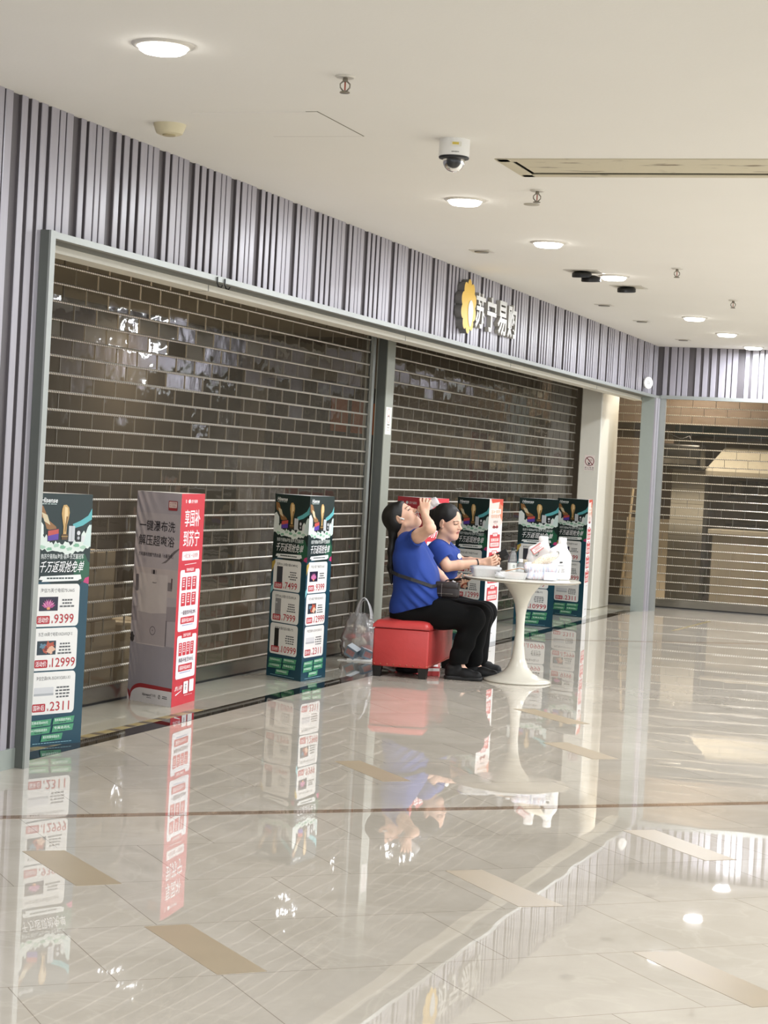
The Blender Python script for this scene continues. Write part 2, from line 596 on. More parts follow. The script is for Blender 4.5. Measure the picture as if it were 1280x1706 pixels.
o = fbox(MB(), -0.02, 0.02, -0.9, 0.9, 0, 0.0016).build('hazard_tape', hazard_mat(), mtx=FAC @ Matrix.Translation((0.93, 12.1, 0)) @ Matrix.Rotation(math.radians(-2), 4, 'Z'))
tag(o, 'short piece of worn yellow and black tape on the floor before the end shutter', 'tape')

# ------------------------------------------------------------------ roller shutters
def pane_material():
    m = bpy.data.materials.new('clear_polycarbonate_pane')
    m.use_nodes = True
    nt = m.node_tree
    nt.nodes.remove(nt.nodes['Principled BSDF'])
    out = nt.nodes['Material Output']
    tr = nt.nodes.new('ShaderNodeBsdfTransparent')
    tr.inputs[0].default_value = (*lin('#bdb5a8'), 1)
    df = nt.nodes.new('ShaderNodeBsdfDiffuse')
    df.inputs[0].default_value = (*lin('#a09787'), 1)
    mx = nt.nodes.new('ShaderNodeMixShader')
    mx.inputs[0].default_value = 0.10
    nt.links.new(tr.outputs[0], mx.inputs[1])
    nt.links.new(df.outputs[0], mx.inputs[2])
    g = nt.nodes.new('ShaderNodeBsdfGlossy')
    g.inputs['Roughness'].default_value = 0.04
    fr = nt.nodes.new('ShaderNodeFresnel')
    fr.inputs[0].default_value = 1.5
    mt = nt.nodes.new('ShaderNodeMath')
    mt.operation = 'MULTIPLY'
    mt.inputs[1].default_value = 0.8
    nt.links.new(fr.outputs[0], mt.inputs[0])
    m2 = nt.nodes.new('ShaderNodeMixShader')
    nt.links.new(mt.outputs[0], m2.inputs[0])
    nt.links.new(mx.outputs[0], m2.inputs[1])
    nt.links.new(g.outputs[0], m2.inputs[2])
    tc = nt.nodes.new('ShaderNodeTexCoord')
    n = nt.nodes.new('ShaderNodeTexNoise')
    n.inputs['Scale'].default_value = 9
    n.inputs['Detail'].default_value = 1.5
    nt.links.new(tc.outputs['Object'], n.inputs['Vector'])
    bp = nt.nodes.new('ShaderNodeBump')
    bp.inputs['Strength'].default_value = 0.10
    bp.inputs['Distance'].default_value = 0.02
    nt.links.new(n.outputs['Fac'], bp.inputs['Height'])
    nt.links.new(bp.outputs['Normal'], g.inputs['Normal'])
    nt.links.new(m2.outputs[0], out.inputs['Surface'])
    return m
M_pane = pane_material()
def bar_material():
    m = mat('aluminium_crossbar', '#a9a498', 0.35, 0.7, var=0.05)
    nt = m.node_tree
    b = nt.nodes['Principled BSDF']
    tc = nt.nodes['Texture Coordinate']
    wv = nt.nodes.new('ShaderNodeTexWave')
    wv.wave_type = 'BANDS'
    wv.bands_direction = 'DIAGONAL'
    wv.inputs['Scale'].default_value = 24
    nt.links.new(tc.outputs['Object'], wv.inputs['Vector'])
    rp = nt.nodes.new('ShaderNodeValToRGB')
    rp.color_ramp.elements[0].color = (*lin('#9a9286'), 1)
    rp.color_ramp.elements[1].color = (*lin('#d5d0c4'), 1)
    rp.color_ramp.elements[0].position = 0.15
    rp.color_ramp.elements[1].position = 0.5
    nt.links.new(wv.outputs['Fac'], rp.inputs[0])
    nt.links.new(rp.outputs[0], b.inputs['Base Color'])
    return m
M_bar = bar_material()
M_joint = mat('pane_joint', '#7b7468', 0.4, 0.3, var=0.05)
M_bottom = mat('bottom_rail_metal', '#8d887d', 0.22, 0.8, var=0.08, scale=8)
PITCHZ, PANEW = 0.0965, 0.268
def shutter(name, length, ztop, M, label, ends=(True, True)):
    """curtain in the local xz plane, facing -y ... built along local y, facing +x"""
    n = int((ztop - 0.107) / PITCHZ)
    bars, panes, joints = MB(), MB(), MB()
    for k in range(n + 1):
        z = 0.107 + k * PITCHZ
        prof = [(-0.006, z - 0.005), (0.006, z - 0.0065), (0.010, z), (0.006, z + 0.0065), (-0.006, z + 0.005)]
        bars.loft([[(x, 0.0, q) for x, q in prof], [(x, length, q) for x, q in prof]])
    for k in range(n):
        z0 = 0.107 + k * PITCHZ + 0.006
        z1 = z0 + PITCHZ - 0.012
        off = 0.5 * PANEW * (k % 2)
        u = -off
        while u < length:
            a, b = max(u, 0.0), min(u + PANEW, length)
            if b - a > 0.01:
                t1, t2 = random.gauss(0, 0.0011), random.gauss(0, 0.0009)
                panes.add([(t1 + t2, a, z0), (t1 - t2, b, z0), (-t1 - t2, b, z1), (-t1 + t2, a, z1)], [(0, 1, 2, 3)])
                if u > 0:
                    joints.box((-0.004, u - 0.002, z0), (0.005, u + 0.002, z1))
            u += PANEW
    bot = MB()
    bot.box((-0.012, 0, 0.012), (0.012, length, 0.098))
    bot.box((-0.015, 0, 0.0), (0.015, length, 0.014), 1)
    root = bars.build(name, M_bar, mtx=M)
    struct(root, label)
    panes.build('pane', M_pane, root)
    joints.build('joint', M_joint, root)
    bot.build('bottom_rail', [M_bottom, M_black], root)
    for e in (0, 1):
        if ends[e]:
            y = -0.03 if e == 0 else length + 0.03
            r = MB()
            r.box((-0.03, y - 0.028, 0), (-0.018, y + 0.028, ztop))
            r.box((0.018, y - 0.028, 0), (0.03, y + 0.028, ztop))
            r.box((-0.03, y + (-0.028 if e == 0 else 0.02), 0), (0.03, y + (-0.02 if e == 0 else 0.028), ztop))
            r.build('guide_rail', M_metal, root)
    return root
SH = FAC @ Matrix.Translation((-0.72, 0, 0))
shutter('door_1', 6.60, 2.75, SH @ Matrix.Translation((0, -0.15, 0)), 'transparent roller shutter, first from the left', (True, True))
shutter('door_2', 6.58, 2.75, SH @ Matrix.Translation((0, 6.80, 0)), 'transparent roller shutter behind the table', (True, False))
# end wall shutter, along v at u = 14.7 : local y -> +v, local x -> -u
ES = FAC @ Matrix.Translation((0, 14.7, 0)) @ Matrix.Rotation(-PI / 2, 4, 'Z')
shutter('door_3', 9.6, 2.75, ES @ Matrix.Translation((0, -0.6, 0)), 'transparent roller shutter across the end of the corridor', (False, False))
# ================================================================== PRINTED MATTER
_TC = {}
def glyphs(s, bold=0.0, force=False):
    bold = min(bold, 0.004) if not force and any(ord(q) > 255 for q in s) else bold
    key = (s, bold)
    if key not in _TC:
        c = bpy.data.curves.new('lettering', 'FONT')
        c.body = s
        c.resolution_u = 2
        c.offset = bold
        o = bpy.data.objects.new('lettering', c)
        me = bpy.data.meshes.new_from_object(o)
        vs = [(v.co.x, v.co.y) for v in me.vertices]
        fs = [tuple(p.vertices) for p in me.polygons]
        x0, x1 = min(p[0] for p in vs), max(p[0] for p in vs)
        y0, y1 = min(p[1] for p in vs), max(p[1] for p in vs)
        vs = [((x - x0) / (x1 - x0), (y - y0) / (y1 - y0)) for x, y in vs]
        _TC[key] = (vs, fs, (x1 - x0) / (y1 - y0))
        bpy.data.objects.remove(o)
        bpy.data.curves.remove(c)
        bpy.data.meshes.remove(me)
    return _TC[key]
def ink(h):
    return mat('print_' + h.lstrip('#'), h, 0.38, var=0.03, scale=40)
class Print(MB):
    """flat printing on a panel; x to the right, y measured down from the top, both 0..1"""
    def __init__(s, w, h, lay=1):
        super().__init__()
        s.w, s.h, s.mats, s.lay = w, h, [], lay
    def mi(s, col):
        m = ink(col)
        if m not in s.mats:
            s.mats.append(m)
        return s.mats.index(m)
    def poly(s, pts, col):
        d = -0.00007 * s.lay
        s.lay += 1
        pts = [(min(1.0, max(0.0, x)), min(1.0, max(0.0, y))) for x, y in pts]
        p = [(x * s.w, d, (1 - y) * s.h) for x, y in pts]
        a = sum(p[i][0] * p[(i + 1) % len(p)][2] - p[(i + 1) % len(p)][0] * p[i][2] for i in range(len(p)))
        if a < 0:
            p = p[::-1]
        s.add(p, [tuple(range(len(p)))], s.mi(col))
        return s
    def polys(s, lst, col):
        l = s.lay
        for q in lst:
            s.lay = l
            s.poly(q, col)
        return s
    def rect(s, x, y, w, h, col):
        return s.poly([(x, y), (x + w, y), (x + w, y + h), (x, y + h)], col)
    def rrect(s, x, y, w, h, r, col, n=5):
        rx, ry = r / s.w, r / s.h
        pts = []
        for cx, cy, a0 in ((x + w - rx, y + ry, -90), (x + w - rx, y + h - ry, 0), (x + rx, y + h - ry, 90), (x + rx, y + ry, 180)):
            for i in range(n + 1):
                a = math.radians(a0 + 90 * i / n)
                pts.append((cx + rx * math.cos(a), cy + ry * math.sin(a)))
        return s.poly(pts, col)
    def disc(s, x, y, r, col, n=24, ry=None, ring=None):
        rx, r2 = r / s.w, (ry or r) / s.h
        P = [(x + rx * math.cos(2 * PI * i / n), y + r2 * math.sin(2 * PI * i / n)) for i in range(n)]
        if not ring:
            return s.poly(P, col)
        Q = [(x + rx * ring * math.cos(2 * PI * i / n), y + r2 * ring * math.sin(2 * PI * i / n)) for i in range(n)]
        return s.polys([[P[i], P[(i + 1) % n], Q[(i + 1) % n], Q[i]] for i in range(n)], col)
    def blob(s, x, y, rx, ry, col, n=22, j=0.3, seed=0):
        r = random.Random(seed)
        return s.poly([(x + rx * (1 + r.uniform(-j, j)) * math.cos(2 * PI * i / n), y + ry * (1 + r.uniform(-j, j)) * math.sin(2 * PI * i / n)) for i in range(n)], col)
    def text(s, t, x, y, w, h, col, bold=0.0, shear=0.0):
        vs, fs, _ = glyphs(t, bold)
        d = -0.00007 * s.lay
        s.lay += 1
        s.add([((x + w * (a + shear * (b - 0.5))) * s.w, d, (1 - (y + h * (1 - b))) * s.h) for a, b in vs], fs, s.mi(col))
        return s
    def ctext(s, t, xc, y, h, col, bold=0.0, wmax=None, shear=0.0):
        a = glyphs(t, bold)[2]
        w = a * h * s.h / s.w
        if wmax and w > wmax:
            w = wmax
        return s.text(t, xc - w / 2, y, w, h, col, bold, shear)
    def lines(s, x, y, w, h, n, col, seed=0, right=False, words=4):
        """tiny unreadable print"""
        r = random.Random(seed)
        q = []
        lh = h / n
        for i in range(n):
            ww = w * r.uniform(0.62, 1.0)
            xx = x + (w - ww if right else (w - ww) / 2)
            for k in range(words):
                a = xx + ww * k / words
                b = a + ww / words * r.uniform(0.72, 0.92)
                q.append([(a, y + i * lh), (b, y + i * lh), (b, y + i * lh + lh * 0.5), (a, y + i * lh + lh * 0.5)])
        return s.polys(q, col)
    def done(s, name, parent, mtx=None):
        return s.build(name, s.mats, parent, mtx=mtx)

SH_H = 1.225
G_DK, G_TEAL, PAPER, RED = '#072422', '#0d4152', '#ecebe7', '#b32630'
def face_matrix(A, B, c):
    """panel frame on the face from A to B (left to right seen from outside), relative to the base centre c"""
    A, B, c = Vector((*A, 0)), Vector((*B, 0)), Vector((*c, 0))
    X = (B - A).normalized()
    Y = Vector((-X.y, X.x, 0))
    return Matrix(((X.x, Y.x, 0, A.x - c.x), (X.y, Y.y, 0, A.y - c.y), (0, 0, 1, 0.0), (0, 0, 0, 1))), (B - A).length

def tv_poster(root, M, w, cards):
    p = Print(w, SH_H)
    p.rect(0, 0, 1, 1, G_TEAL)
    p.poly([(0, 0), (1, 0), (1, .30), (.85, .36), (.5, .38), (.2, .34), (0, .36)], G_DK)
    p.blob(.88, .30, .16, .05, '#1d5a3f', seed=3)
    # gold, cyan and pink ribbons flying at the edges
    p.poly([(0, .375), (.09, .36), (.10, .375), (0, .43)], '#b69a45')
    p.poly([(0, .515), (.07, .49), (.07, .525), (0, .55)], '#8cc8cf')
    p.poly([(.93, .335), (1, .33), (1, .36), (.90, .352)], '#c23a75')
    # picture: white spray with goods round a golden cup
    p.poly([(.12, .05), (.03, .045), (.05, .085), (.14, .10), (.20, .14), (.40, .155), (.36, .13), (.22, .105), (.17, .075)], '#93683c')
    p.poly([(.1, .075), (.2, .085), (.26, .125), (.15, .11)], '#d8c9a6')
    p.poly([(1, .055), (.93, .085), (.80, .105), (.66, .12), (.68, .137), (.84, .125), (1, .10)], '#5fb3b8')
    spray = []
    r = random.Random(5)
    for i in range(31):
        t = i / 30
        spray.append((t, .20 - .085 * abs(2 * t - 1) ** 2.2 + r.uniform(-.012, .012)))
    spray += [(1, .205)] + [(t, .232 + r.uniform(-.006, .010) - .03 * abs(2 * t - 1) ** 3) for t in [1 - i / 22 for i in range(1, 22)]] + [(0, .21)]
    p.poly(spray, '#dfe9e2')
    p.poly([(0, .11), (.06, .10), (.14, .125), (.15, .16), (.10, .18), (.0, .205)], '#e8eeea')
    p.poly([(1, .12), (.94, .13), (.90, .17), (.86, .20), (1, .21)], '#cfe2de')
    for i in range(7):
        p.blob(.14 + .12 * i, .212 + .008 * math.sin(i * 2.1), .05, .007, '#7fb495' if i % 2 else '#a9cbb6', seed=i)
    p.poly([(.21, .145), (.42, .137), (.42, .185), (.22, .19)], '#2c1b2b')
    p.poly([(.225, .148), (.41, .14), (.41, .165), (.225, .172)], '#c2524a')
    p.poly([(.225, .168), (.41, .158), (.41, .182), (.23, .187)], '#5b3fa0')
    p.rect(.59, .127, .11, .062, '#c9ccd0')
    p.rect(.643, .127, .004, .062, '#5a5f66')
    p.rect(.72, .138, .10, .052, '#17191c')
    p.disc(.77, .155, .011, '#d5d7da')
    p.disc(.77, .175, .008, '#b4b7bb')
    p.rect(.83, .165, .05, .025, '#dfe1e3')
    # plain golden cup
    p.poly([(.455, .06), (.475, .045), (.53, .043), (.575, .055), (.59, .075), (.575, .10), (.55, .125), (.545, .16), (.49, .16), (.49, .13), (.465, .10), (.45, .08)], '#c9a467')
    p.poly([(.50, .05), (.55, .055), (.56, .085), (.52, .12), (.50, .09)], '#e9cf9d')
    p.poly([(.535, .09), (.565, .09), (.54, .13), (.53, .15), (.515, .15)], '#8a6534')
    p.rect(.465, .16, .105, .022, '#5a3f22')
    p.rect(.46, .167, .115, .004, '#a98a4e')
    p.text('Hisense', .08, .017, .29, .02, '#f2f5f4', 0.02, .05)
    p.lines(.08, .0405, .28, .005, 1, '#cfe0dc', 2, words=5)
    p.ctext('购苏宁易购&海信·容声·东芝赢冠军', .5, .238, .021, '#e9efec', 0.01, wmax=.76)
    p.ctext('千万返现抢免单', .5, .266, .046, '#ffffff', 0.022, wmax=.78, shear=.06)
    p.poly([(.13, .327), (.84, .321), (.86, .338), (.82, .341), (.80, .345), (.15, .349), (.17, .342), (.10, .340)], '#eef1ee')
    p.lines(.2, .332, .56, .012, 1, '#2a3d3c', 5, words=9)
    # green badges
    for (x, y, t) in [(.06, .897, '至高返现6000元'), (.47, .891, '整单享超值世界杯礼'), (.05, .927, '24小时极速送装服务'), (.46, .922, '专属会员礼'), (.27, .956, '真彩智慧电视会员')]:
        p.poly([(x + .02, y), (x + .39, y - .004), (x + .37, y + .022), (x, y + .026)], '#4f9a72')
        p.text(t, x + .04, y + .003, .29, .011, '#eef6ef', 0.015)
        p.lines(x + .08, y + .0165, .2, .006, 1, '#1d4a39', 3, words=3)
    p.lines(.1, .987, .76, .004, 1, '#9fd0dd', 6, words=14)
    po = p.done('poster', root, M)
    for i, (title, pic, price, tagt, nl) in enumerate(cards):
        c = Print(w, SH_H, 3)
        y0 = (.358, .532, .706)[i]
        ch = .168
        c.rrect(.055, y0, .79, ch, .022, PAPER)
        X = lambda q: .055 + .79 * q
        Y = lambda q: y0 + ch * q
        c.ctext(title, X(.5), Y(.10), .0165, '#26282a', 0.02, wmax=.6)
        if pic == 'lotus':
            c.rect(X(.1), Y(.30), .79 * .42, ch * .33, '#1a1230')
            for k in range(9):
                a = math.radians(-160 + 140 * k / 8)
                cx, cy = X(.31), Y(.56)
                ex, ey = cx + .13 * math.cos(a), cy + .036 * math.sin(a)
                n1 = (-.018 * math.sin(a), .006 * math.cos(a))
                c.poly([(cx, cy), ((cx + ex) / 2 + n1[0], (cy + ey) / 2 + n1[1]), (ex, ey), ((cx + ex) / 2 - n1[0], (cy + ey) / 2 - n1[1])], '#d58bb0' if k % 2 else '#b5508c')
            c.blob(X(.31), Y(.57), .03, .006, '#e8a06a', seed=1)
        elif pic == 'paint':
            c.rect(X(.1), Y(.30), .79 * .42, ch * .33, '#20323d')
            c.blob(X(.36), Y(.45), .10, .020, '#b5543c', j=.5, seed=4)
            c.blob(X(.40), Y(.52), .07, .013, '#e2b79c', j=.5, seed=6)
            c.blob(X(.22), Y(.42), .06, .010, '#5d8296', j=.5, seed=8)
            c.blob(X(.30), Y(.49), .03, .010, '#7b2d2a', j=.4, seed=9)
        elif pic == 'aircon':
            c.rrect(X(.08), Y(.36), .79 * .44, ch * .20, .004, '#d3d4d6')
            c.rect(X(.08), Y(.505), .79 * .44, ch * .05, '#aeb1b4')
        elif pic == 'fridge_dark':
            c.rect(X(.13), Y(.22), .79 * .21, ch * .66, '#3a3b42')
            c.rect(X(.232), Y(.22), .003, ch * .66, '#16171a')
        elif pic == 'fridge_light':
            c.rect(X(.13), Y(.22), .79 * .21, ch * .66, '#8d8c8d')
            c.rect(X(.232), Y(.22), .004, ch * .66, '#4d4c4e')
            c.rect(X(.13), Y(.60), .79 * .21, .0012, '#4d4c4e')
            c.rect(X(.15), Y(.34), .79 * .06, ch * .05, '#c5c7ca')
        elif pic == 'freezer_black':
            c.rect(X(.16), Y(.16), .79 * .16, ch * .78, '#111113')
        c.lines(X(.56), Y(.36), .79 * .34, ch * (.075 * nl), nl, '#55585a', i + 3, words=4)
        c.rrect(X(.06), Y(.745), .79 * .29, ch * .19, .006, RED)
        c.text(tagt, X(.085), Y(.775), .79 * .24, ch * .13, '#ffffff', 0.02)
        c.text('¥', X(.39), Y(.86), .79 * .035, ch * .07, RED, 0.02)
        wp = .44 if len(price) < 5 else .52
        c.text(price, X(.45), Y(.71), .79 * wp, ch * .22, RED, 0.006)
        c.done('price_card', po, Matrix.Identity(4))
    return po

CARDS_TV = [('海信75英寸电视75U66S', 'lotus', '9399', '活动价', 3), ('东芝100英寸电视100Z600QF-S', 'paint', '12999', '活动价', 4), ('海信空调KFR-35GW/X500U-X1', 'aircon', '2311', '国补后', 4)]
CARDS_FR = [('容声501L冰箱水墨601MPAQ', 'fridge_dark', '7499', '活动价', 4), ('容声500L冰箱大五花600KUA', 'fridge_light', '7999', '活动价', 4), ('容声冰箱机皇冰箱UT5', 'freezer_black', '10999', '活动价', 4)]

def heater_poster(root, M, w):
    p = Print(w, SH_H)
    p.rect(0, 0, 1, 1, '#a9a4ad')
    p.rect(0, .0, 1, .10, '#a09ca8')
    p.rect(0, .22, 1, .5, '#b2abb3')
    p.rect(0, .36, 1, .13, '#bcb2b5')
    p.poly([(0, .55), (1, .53), (1, .60), (0, .62)], '#9a929a')
    p.rect(0, .72, 1, .28, '#9a96a1')
    p.poly([(.62, .335), (.74, .315), (.83, .285), (.9, .27), (1, .255), (1, .262), (.9, .285), (.8, .312), (.72, .33)], '#6e676d')
    # the wall-hung heater
    p.rrect(.13, .385, .66, .34, .012, '#c1b9bc')
    p.rrect(.15, .39, .62, .20, .008, '#c7bfc1')
    p.poly([(.13, .57), (.45, .575), (.79, .565), (.79, .72), (.13, .72)], '#aca4aa')
    p.rrect(.06, .395, .07, .08, .008, '#6f6a72')
    p.rrect(.79, .42, .1, .04, .004, '#7b757b')
    p.rect(.86, .40, .03, .05, '#5e4a50')
    p.rect(.415, .368, .008, .02, '#4a464c')
    p.rect(.44, .368, .05, .02, '#37343a')
    p.rect(.51, .368, .008, .02, '#4a464c')
    p.ctext('Vanward', .49, .425, .006, '#5a5459', 0.02, wmax=.2)
    p.disc(.5, .655, .026, '#67626a', ring=.82)
    p.ctext('40', .5, .65, .008, '#6c666d', 0.02)
    p.rect(.79, .60, .02, .12, '#736d74')
    p.blob(.05, .70, .045, .022, '#3d3b40', j=.4, seed=3)
    # lettering
    p.text('一键瀑布洗', .09, .135, .80, .050, '#2b2930', 0.012)
    p.text('解压超爽浴', .09, .205, .80, .050, '#2b2930', 0.012)
    p.text('万和瀑布洗燃气热水器「水墨丹青」', .10, .288, .78, .019, '#3f3c43', 0.008)
    p.rrect(.72, .037, .20, .045, .005, '#8c3038')
    p.rrect(.735, .041, .17, .028, .003, '#d8c9c8')
    p.text('以旧换新', .745, .0425, .15, .0115, '#7c2a33', 0.02)
    p.text('天天有礼', .745, .0555, .15, .0115, '#7c2a33', 0.02)
    # white foot with the red sweep
    foot = [(.06, 1), (.08, .975)] + [(.08 + .26 * (1 - math.cos(t * PI / 2 / 8)), .975 - .045 * math.sin(t * PI / 2 / 8)) for t in range(1, 9)] + [(1, .928), (1, 1)]
    p.poly([(0, .945), (.05, .955), (.06, .975)] + [(.06 + .28 * (1 - math.cos(t * PI / 2 / 8)), .965 - .055 * math.sin(t * PI / 2 / 8)) for t in range(1, 9)] + [(1, .912), (1, .94), (.5, .95), (.1, .99), (.08, 1), (.05, 1)], '#9c2b33')
    p.poly(foot, '#d8d5da')
    p.poly([(0, .96), (.045, .985), (.05, 1), (0, 1)], '#d8d5da')
    p.text('Vanward', .34, .953, .2, .013, '#26232a', 0.03, .1)
    p.text('万和', .55, .953, .1, .013, '#26232a', 0.03)
    p.lines(.42, .971, .16, .006, 1, '#4a464c', 1)
    p.disc(.73, .961, .012, '#2b2930', ring=.8)
    p.poly([(.725, .952), (.74, .955), (.732, .97), (.72, .968)], '#2b2930')
    p.lines(.78, .954, .15, .016, 2, '#2b2930', 4)
    p.done('poster', root, M)

R1, R2 = '#c8323f', '#a52631'
def subsidy_poster(root, M, w, lit=True):
    p = Print(w, SH_H)
    p.rect(0, 0, 1, 1, R1)
    p.disc(.2, .036, .010, '#f6dada')
    p.disc(.2, .036, .005, R1)
    p.blob(.34, .036, .05, .009, '#ffffff', j=.1, seed=2)
    p.text('苏宁易购', .42, .028, .26, .017, '#ffffff', 0.02)
    p.text('享国补', .17, .075, .66, .080, '#ffffff', 0.03)
    p.text('到苏宁', .15, .172, .68, .078, '#ffffff', 0.03)
    p.rrect(.14, .272, .72, .042, .006, '#f7eeee')
    p.text('一级立省 一站焕新', .19, .281, .62, .023, R2, 0.02)
    for (y, h, rows, t) in [(.345, .29, 2, '家电补贴品类'), (.655, .205, 1, '数码产品补贴')]:
        p.rrect(.10, y + .014, .82, h, .018, '#f1eff3')
        p.rrect(.28, y, .46, .028, .008, R1)
        p.ctext(t, .51, y + .006, .016, '#ffffff', 0.02, wmax=.36)
        p.poly([(.26, y - .012), (.76, y - .016), (.76, y - .013), (.26, y - .009)], '#f1dede')
        n = 3 if rows == 2 else 4
        for r in range(rows):
            for k in range(n):
                cw = .66 / n
                x = .18 + cw * k
                yy = y + .048 + r * .075
                p.rrect(x, yy, cw * .82, .062, .005, R1)
                p.lines(x + cw * .14, yy + .006, cw * .54, .046, 4, '#f3d4d4', k, words=1)
        yb = y + h - .085
        p.text('一级能效补贴20%' if rows == 2 else '购新补贴至500元', .20, yb, .62, .022, '#5a3c4c', 0.02)
        p.rrect(.20, yb + .032, .58, .032, .004, R1)
        p.text('最高补贴2000元', .25, yb + .038, .48, .020, '#ffffff', 0.02)
        p.lines(.18, yb + .07, .64, .006, 1, '#7a86b8', 3, words=7)
    p.text('放心购', .10, .905, .3, .022, '#ffffff', 0.02, .2)
    p.poly([(.12, .945), (.38, .93), (.38, .933), (.14, .95)], '#ffffff')
    p.rrect(.46, .892, .19, .058, .006, '#f5f2f2')
    p.lines(.52, .905, .07, .03, 4, '#3a3336', 2, words=1)
    p.rrect(.70, .888, .19, .058, .006, '#f5f2f2')
    p.lines(.5, .957, .35, .005, 1, '#f3d4d4', 2, words=4)
    p.done('poster', root, M)

def ticket_poster(root, M, w):
    p = Print(w, SH_H)
    p.rect(0, 0, 1, 1, '#f1f0ee')
    p.poly([(0, 0), (1, 0), (1, .17), (.8, .20), (.5, .19), (.3, .205), (0, .17)], '#ead9d2')
    p.poly([(.1, 0), (1, 0), (1, .055), (.7, .06), (.75, .02), (.2, .03)], '#d2503f')
    p.poly([(.72, .03), (1, .05), (1, .16), (.85, .13), (.68, .08)], '#d98a6d')
    p.rrect(.12, .07, .74, .035, .005, '#f7f3ee')
    p.text('国补焕新', .16, .075, .66, .027, '#c9822e', 0.03)
    p.text('低价狂欢', .16, .108, .6, .024, '#c9822e', 0.03)
    p.ctext('以旧换新 立减', .5, .150, .016, '#6d5a58', 0.02, wmax=.7)
    p.disc(.5, .185, .055, '#c8494e', ring=.9, ry=.02)
    p.blob(.42, .196, .11, .010, '#8e2f36', j=.25, seed=3)
    p.blob(.62, .196, .09, .010, '#8e2f36', j=.25, seed=5)
    tick = [('至高立减', '2000元'), ('以旧换新', '再减300'), ('整单满赠', '好礼三重'), ('限时抢购', '0元试用')]
    for i, (a, b) in enumerate(tick):
        y = .235 + .122 * i
        p.rrect(.14, y + .012, .74, .094, .012, '#cb3f48')
        p.rrect(.34, y, .36, .028, .006, '#cb3f48')
        p.rrect(.375, y + .005, .29, .018, .004, '#f7e6e4')
        p.text('补贴%s' % '一二三四'[i], .41, y + .008, .22, .012, '#b5343d', 0.02)
        p.rrect(.20, y + .036, .62, .026, .004, '#e98a88')
        p.text(a, .25, y + .040, .52, .018, '#ffffff', 0.02)
        p.rrect(.20, y + .068, .62, .028, .004, '#f3d9d6')
        p.text(b, .27, y + .072, .48, .020, '#b5343d', 0.02)
    p.lines(.3, .735, .5, .005, 1, '#8d8a88', 3)
    p.lines(.3, .935, .4, .007, 1, '#5a5856', 5, words=4)
    p.done('poster', root, M)

M_card = mat('white_cardboard', '#e9e8e5', 0.6, var=0.02)
def standee(label, Lp, Fp, Rp, left, right):
    c = ((Lp[0] + Fp[0] + Rp[0]) / 3, (Lp[1] + Fp[1] + Rp[1]) / 3)
    root = thing('display_column', label, 'display stand', (c[0], c[1], 0), group='printed promotional columns along the shop front')
    pts = [(q[0] - c[0], q[1] - c[1]) for q in (Lp, Fp, Rp)]
    MB().prism(pts, 0.0, SH_H - 0.004).build('body', M_card, root)
    sh = [(x * .985, y * .985) for x, y in pts]
    MB().prism(sh, SH_H - 0.004, SH_H).build('lid', M_card, root)
    for A, B, fn in ((Lp, Fp, left), (Fp, Rp, right)):
        if fn:
            M, w = face_matrix(A, B, c)
            fn(root, M, w)
    return root
def tri(Fp, b, s=0.40):
    b = math.radians(b)
    d = math.radians(30)
    return ((Fp[0] + s * math.cos(b + d), Fp[1] + s * math.sin(b + d)), Fp, (Fp[0] + s * math.cos(b - d), Fp[1] + s * math.sin(b - d)))
TV = lambda r, M, w: tv_poster(r, M, w, CARDS_TV)
FR = lambda r, M, w: tv_poster(r, M, w, CARDS_FR)
A1, B1 = (-1.661, 9.462), (-1.435, 9.746)
C1 = ((A1[0] + B1[0]) / 2 - .782 * .31, (A1[1] + B1[1]) / 2 + .623 * .31)
standee('dark teal promotional column beside the left metal post, priced 9399, 12999 and 2311', A1, B1, C1, TV, None)
standee('grey water heater column with a red side, second from the left', *tri((-1.156, 11.298), 106), heater_poster, subsidy_poster)
standee('dark teal column left of the plastic bag, with 7499, 7999 and 10999 on its left face', *tri((-.488, 13.01), 98), FR, TV)
standee('red column standing behind the two seated women', *tri((.314, 15.06), 92), subsidy_poster, subsidy_poster)
standee('dark column with a white and red ticket side, right behind the woman with the phone', *tri((.884, 16.67), 100), TV, ticket_poster)
standee('dark teal column behind the white jugs with 10999 at its foot', *tri((1.666, 18.924), 126), FR, TV)
standee('farthest dark column, against the cream pillar, with a white ticket side', *tri((2.112, 20.525), 108), TV, ticket_poster)

# ================================================================== SHOP SIGN
M_yel = mat('sign_yellow', '#d8ac22', 0.35, var=0.03)
M_signside = mat('sign_side_grey', '#6d6b68', 0.45, 0.2, var=0.05)
M_letter = mat('letter_face_white', '#cfcec8', 0.35, var=0.02)
M_letside = mat('letter_return', '#a9a59b', 0.4, 0.3, var=0.03)
sg = thing('shop_sign', 'shop sign of four white letters and a scalloped yellow emblem on the slatted fascia', 'sign')
sg.matrix_world = FAC @ Matrix.Translation((0.046, 7.0, 2.69))
def fac_plate(mb, pts, d0, d1, mi_side, mi_face):
    """outline in (u, z) pushed out along v"""
    n = len(pts)
    a = sum(pts[i][0] * pts[(i + 1) % n][1] - pts[(i + 1) % n][0] * pts[i][1] for i in range(n))
    if a < 0:
        pts = pts[::-1]
    vs = [(d0, u, z) for u, z in pts] + [(d1, u, z) for u, z in pts]
    fs = [(i, (i + 1) % n, n + (i + 1) % n, n + i) for i in range(n)]
    mb.add(vs, [f for f in fs] + [tuple(range(n - 1, -1, -1)), tuple(range(n, 2 * n))], [mi_side] * n + [mi_side, mi_face])
em = MB()
pts = []
for i in range(120):
    a = 2 * PI * i / 120
    k = (a / (2 * PI) * 10) % 1.0
    r = 0.172 + 0.033 * abs(math.sin(a * 5)) ** 0.8
    pts.append((-0.69 + r * 0.98 * math.cos(a), r * math.sin(a)))
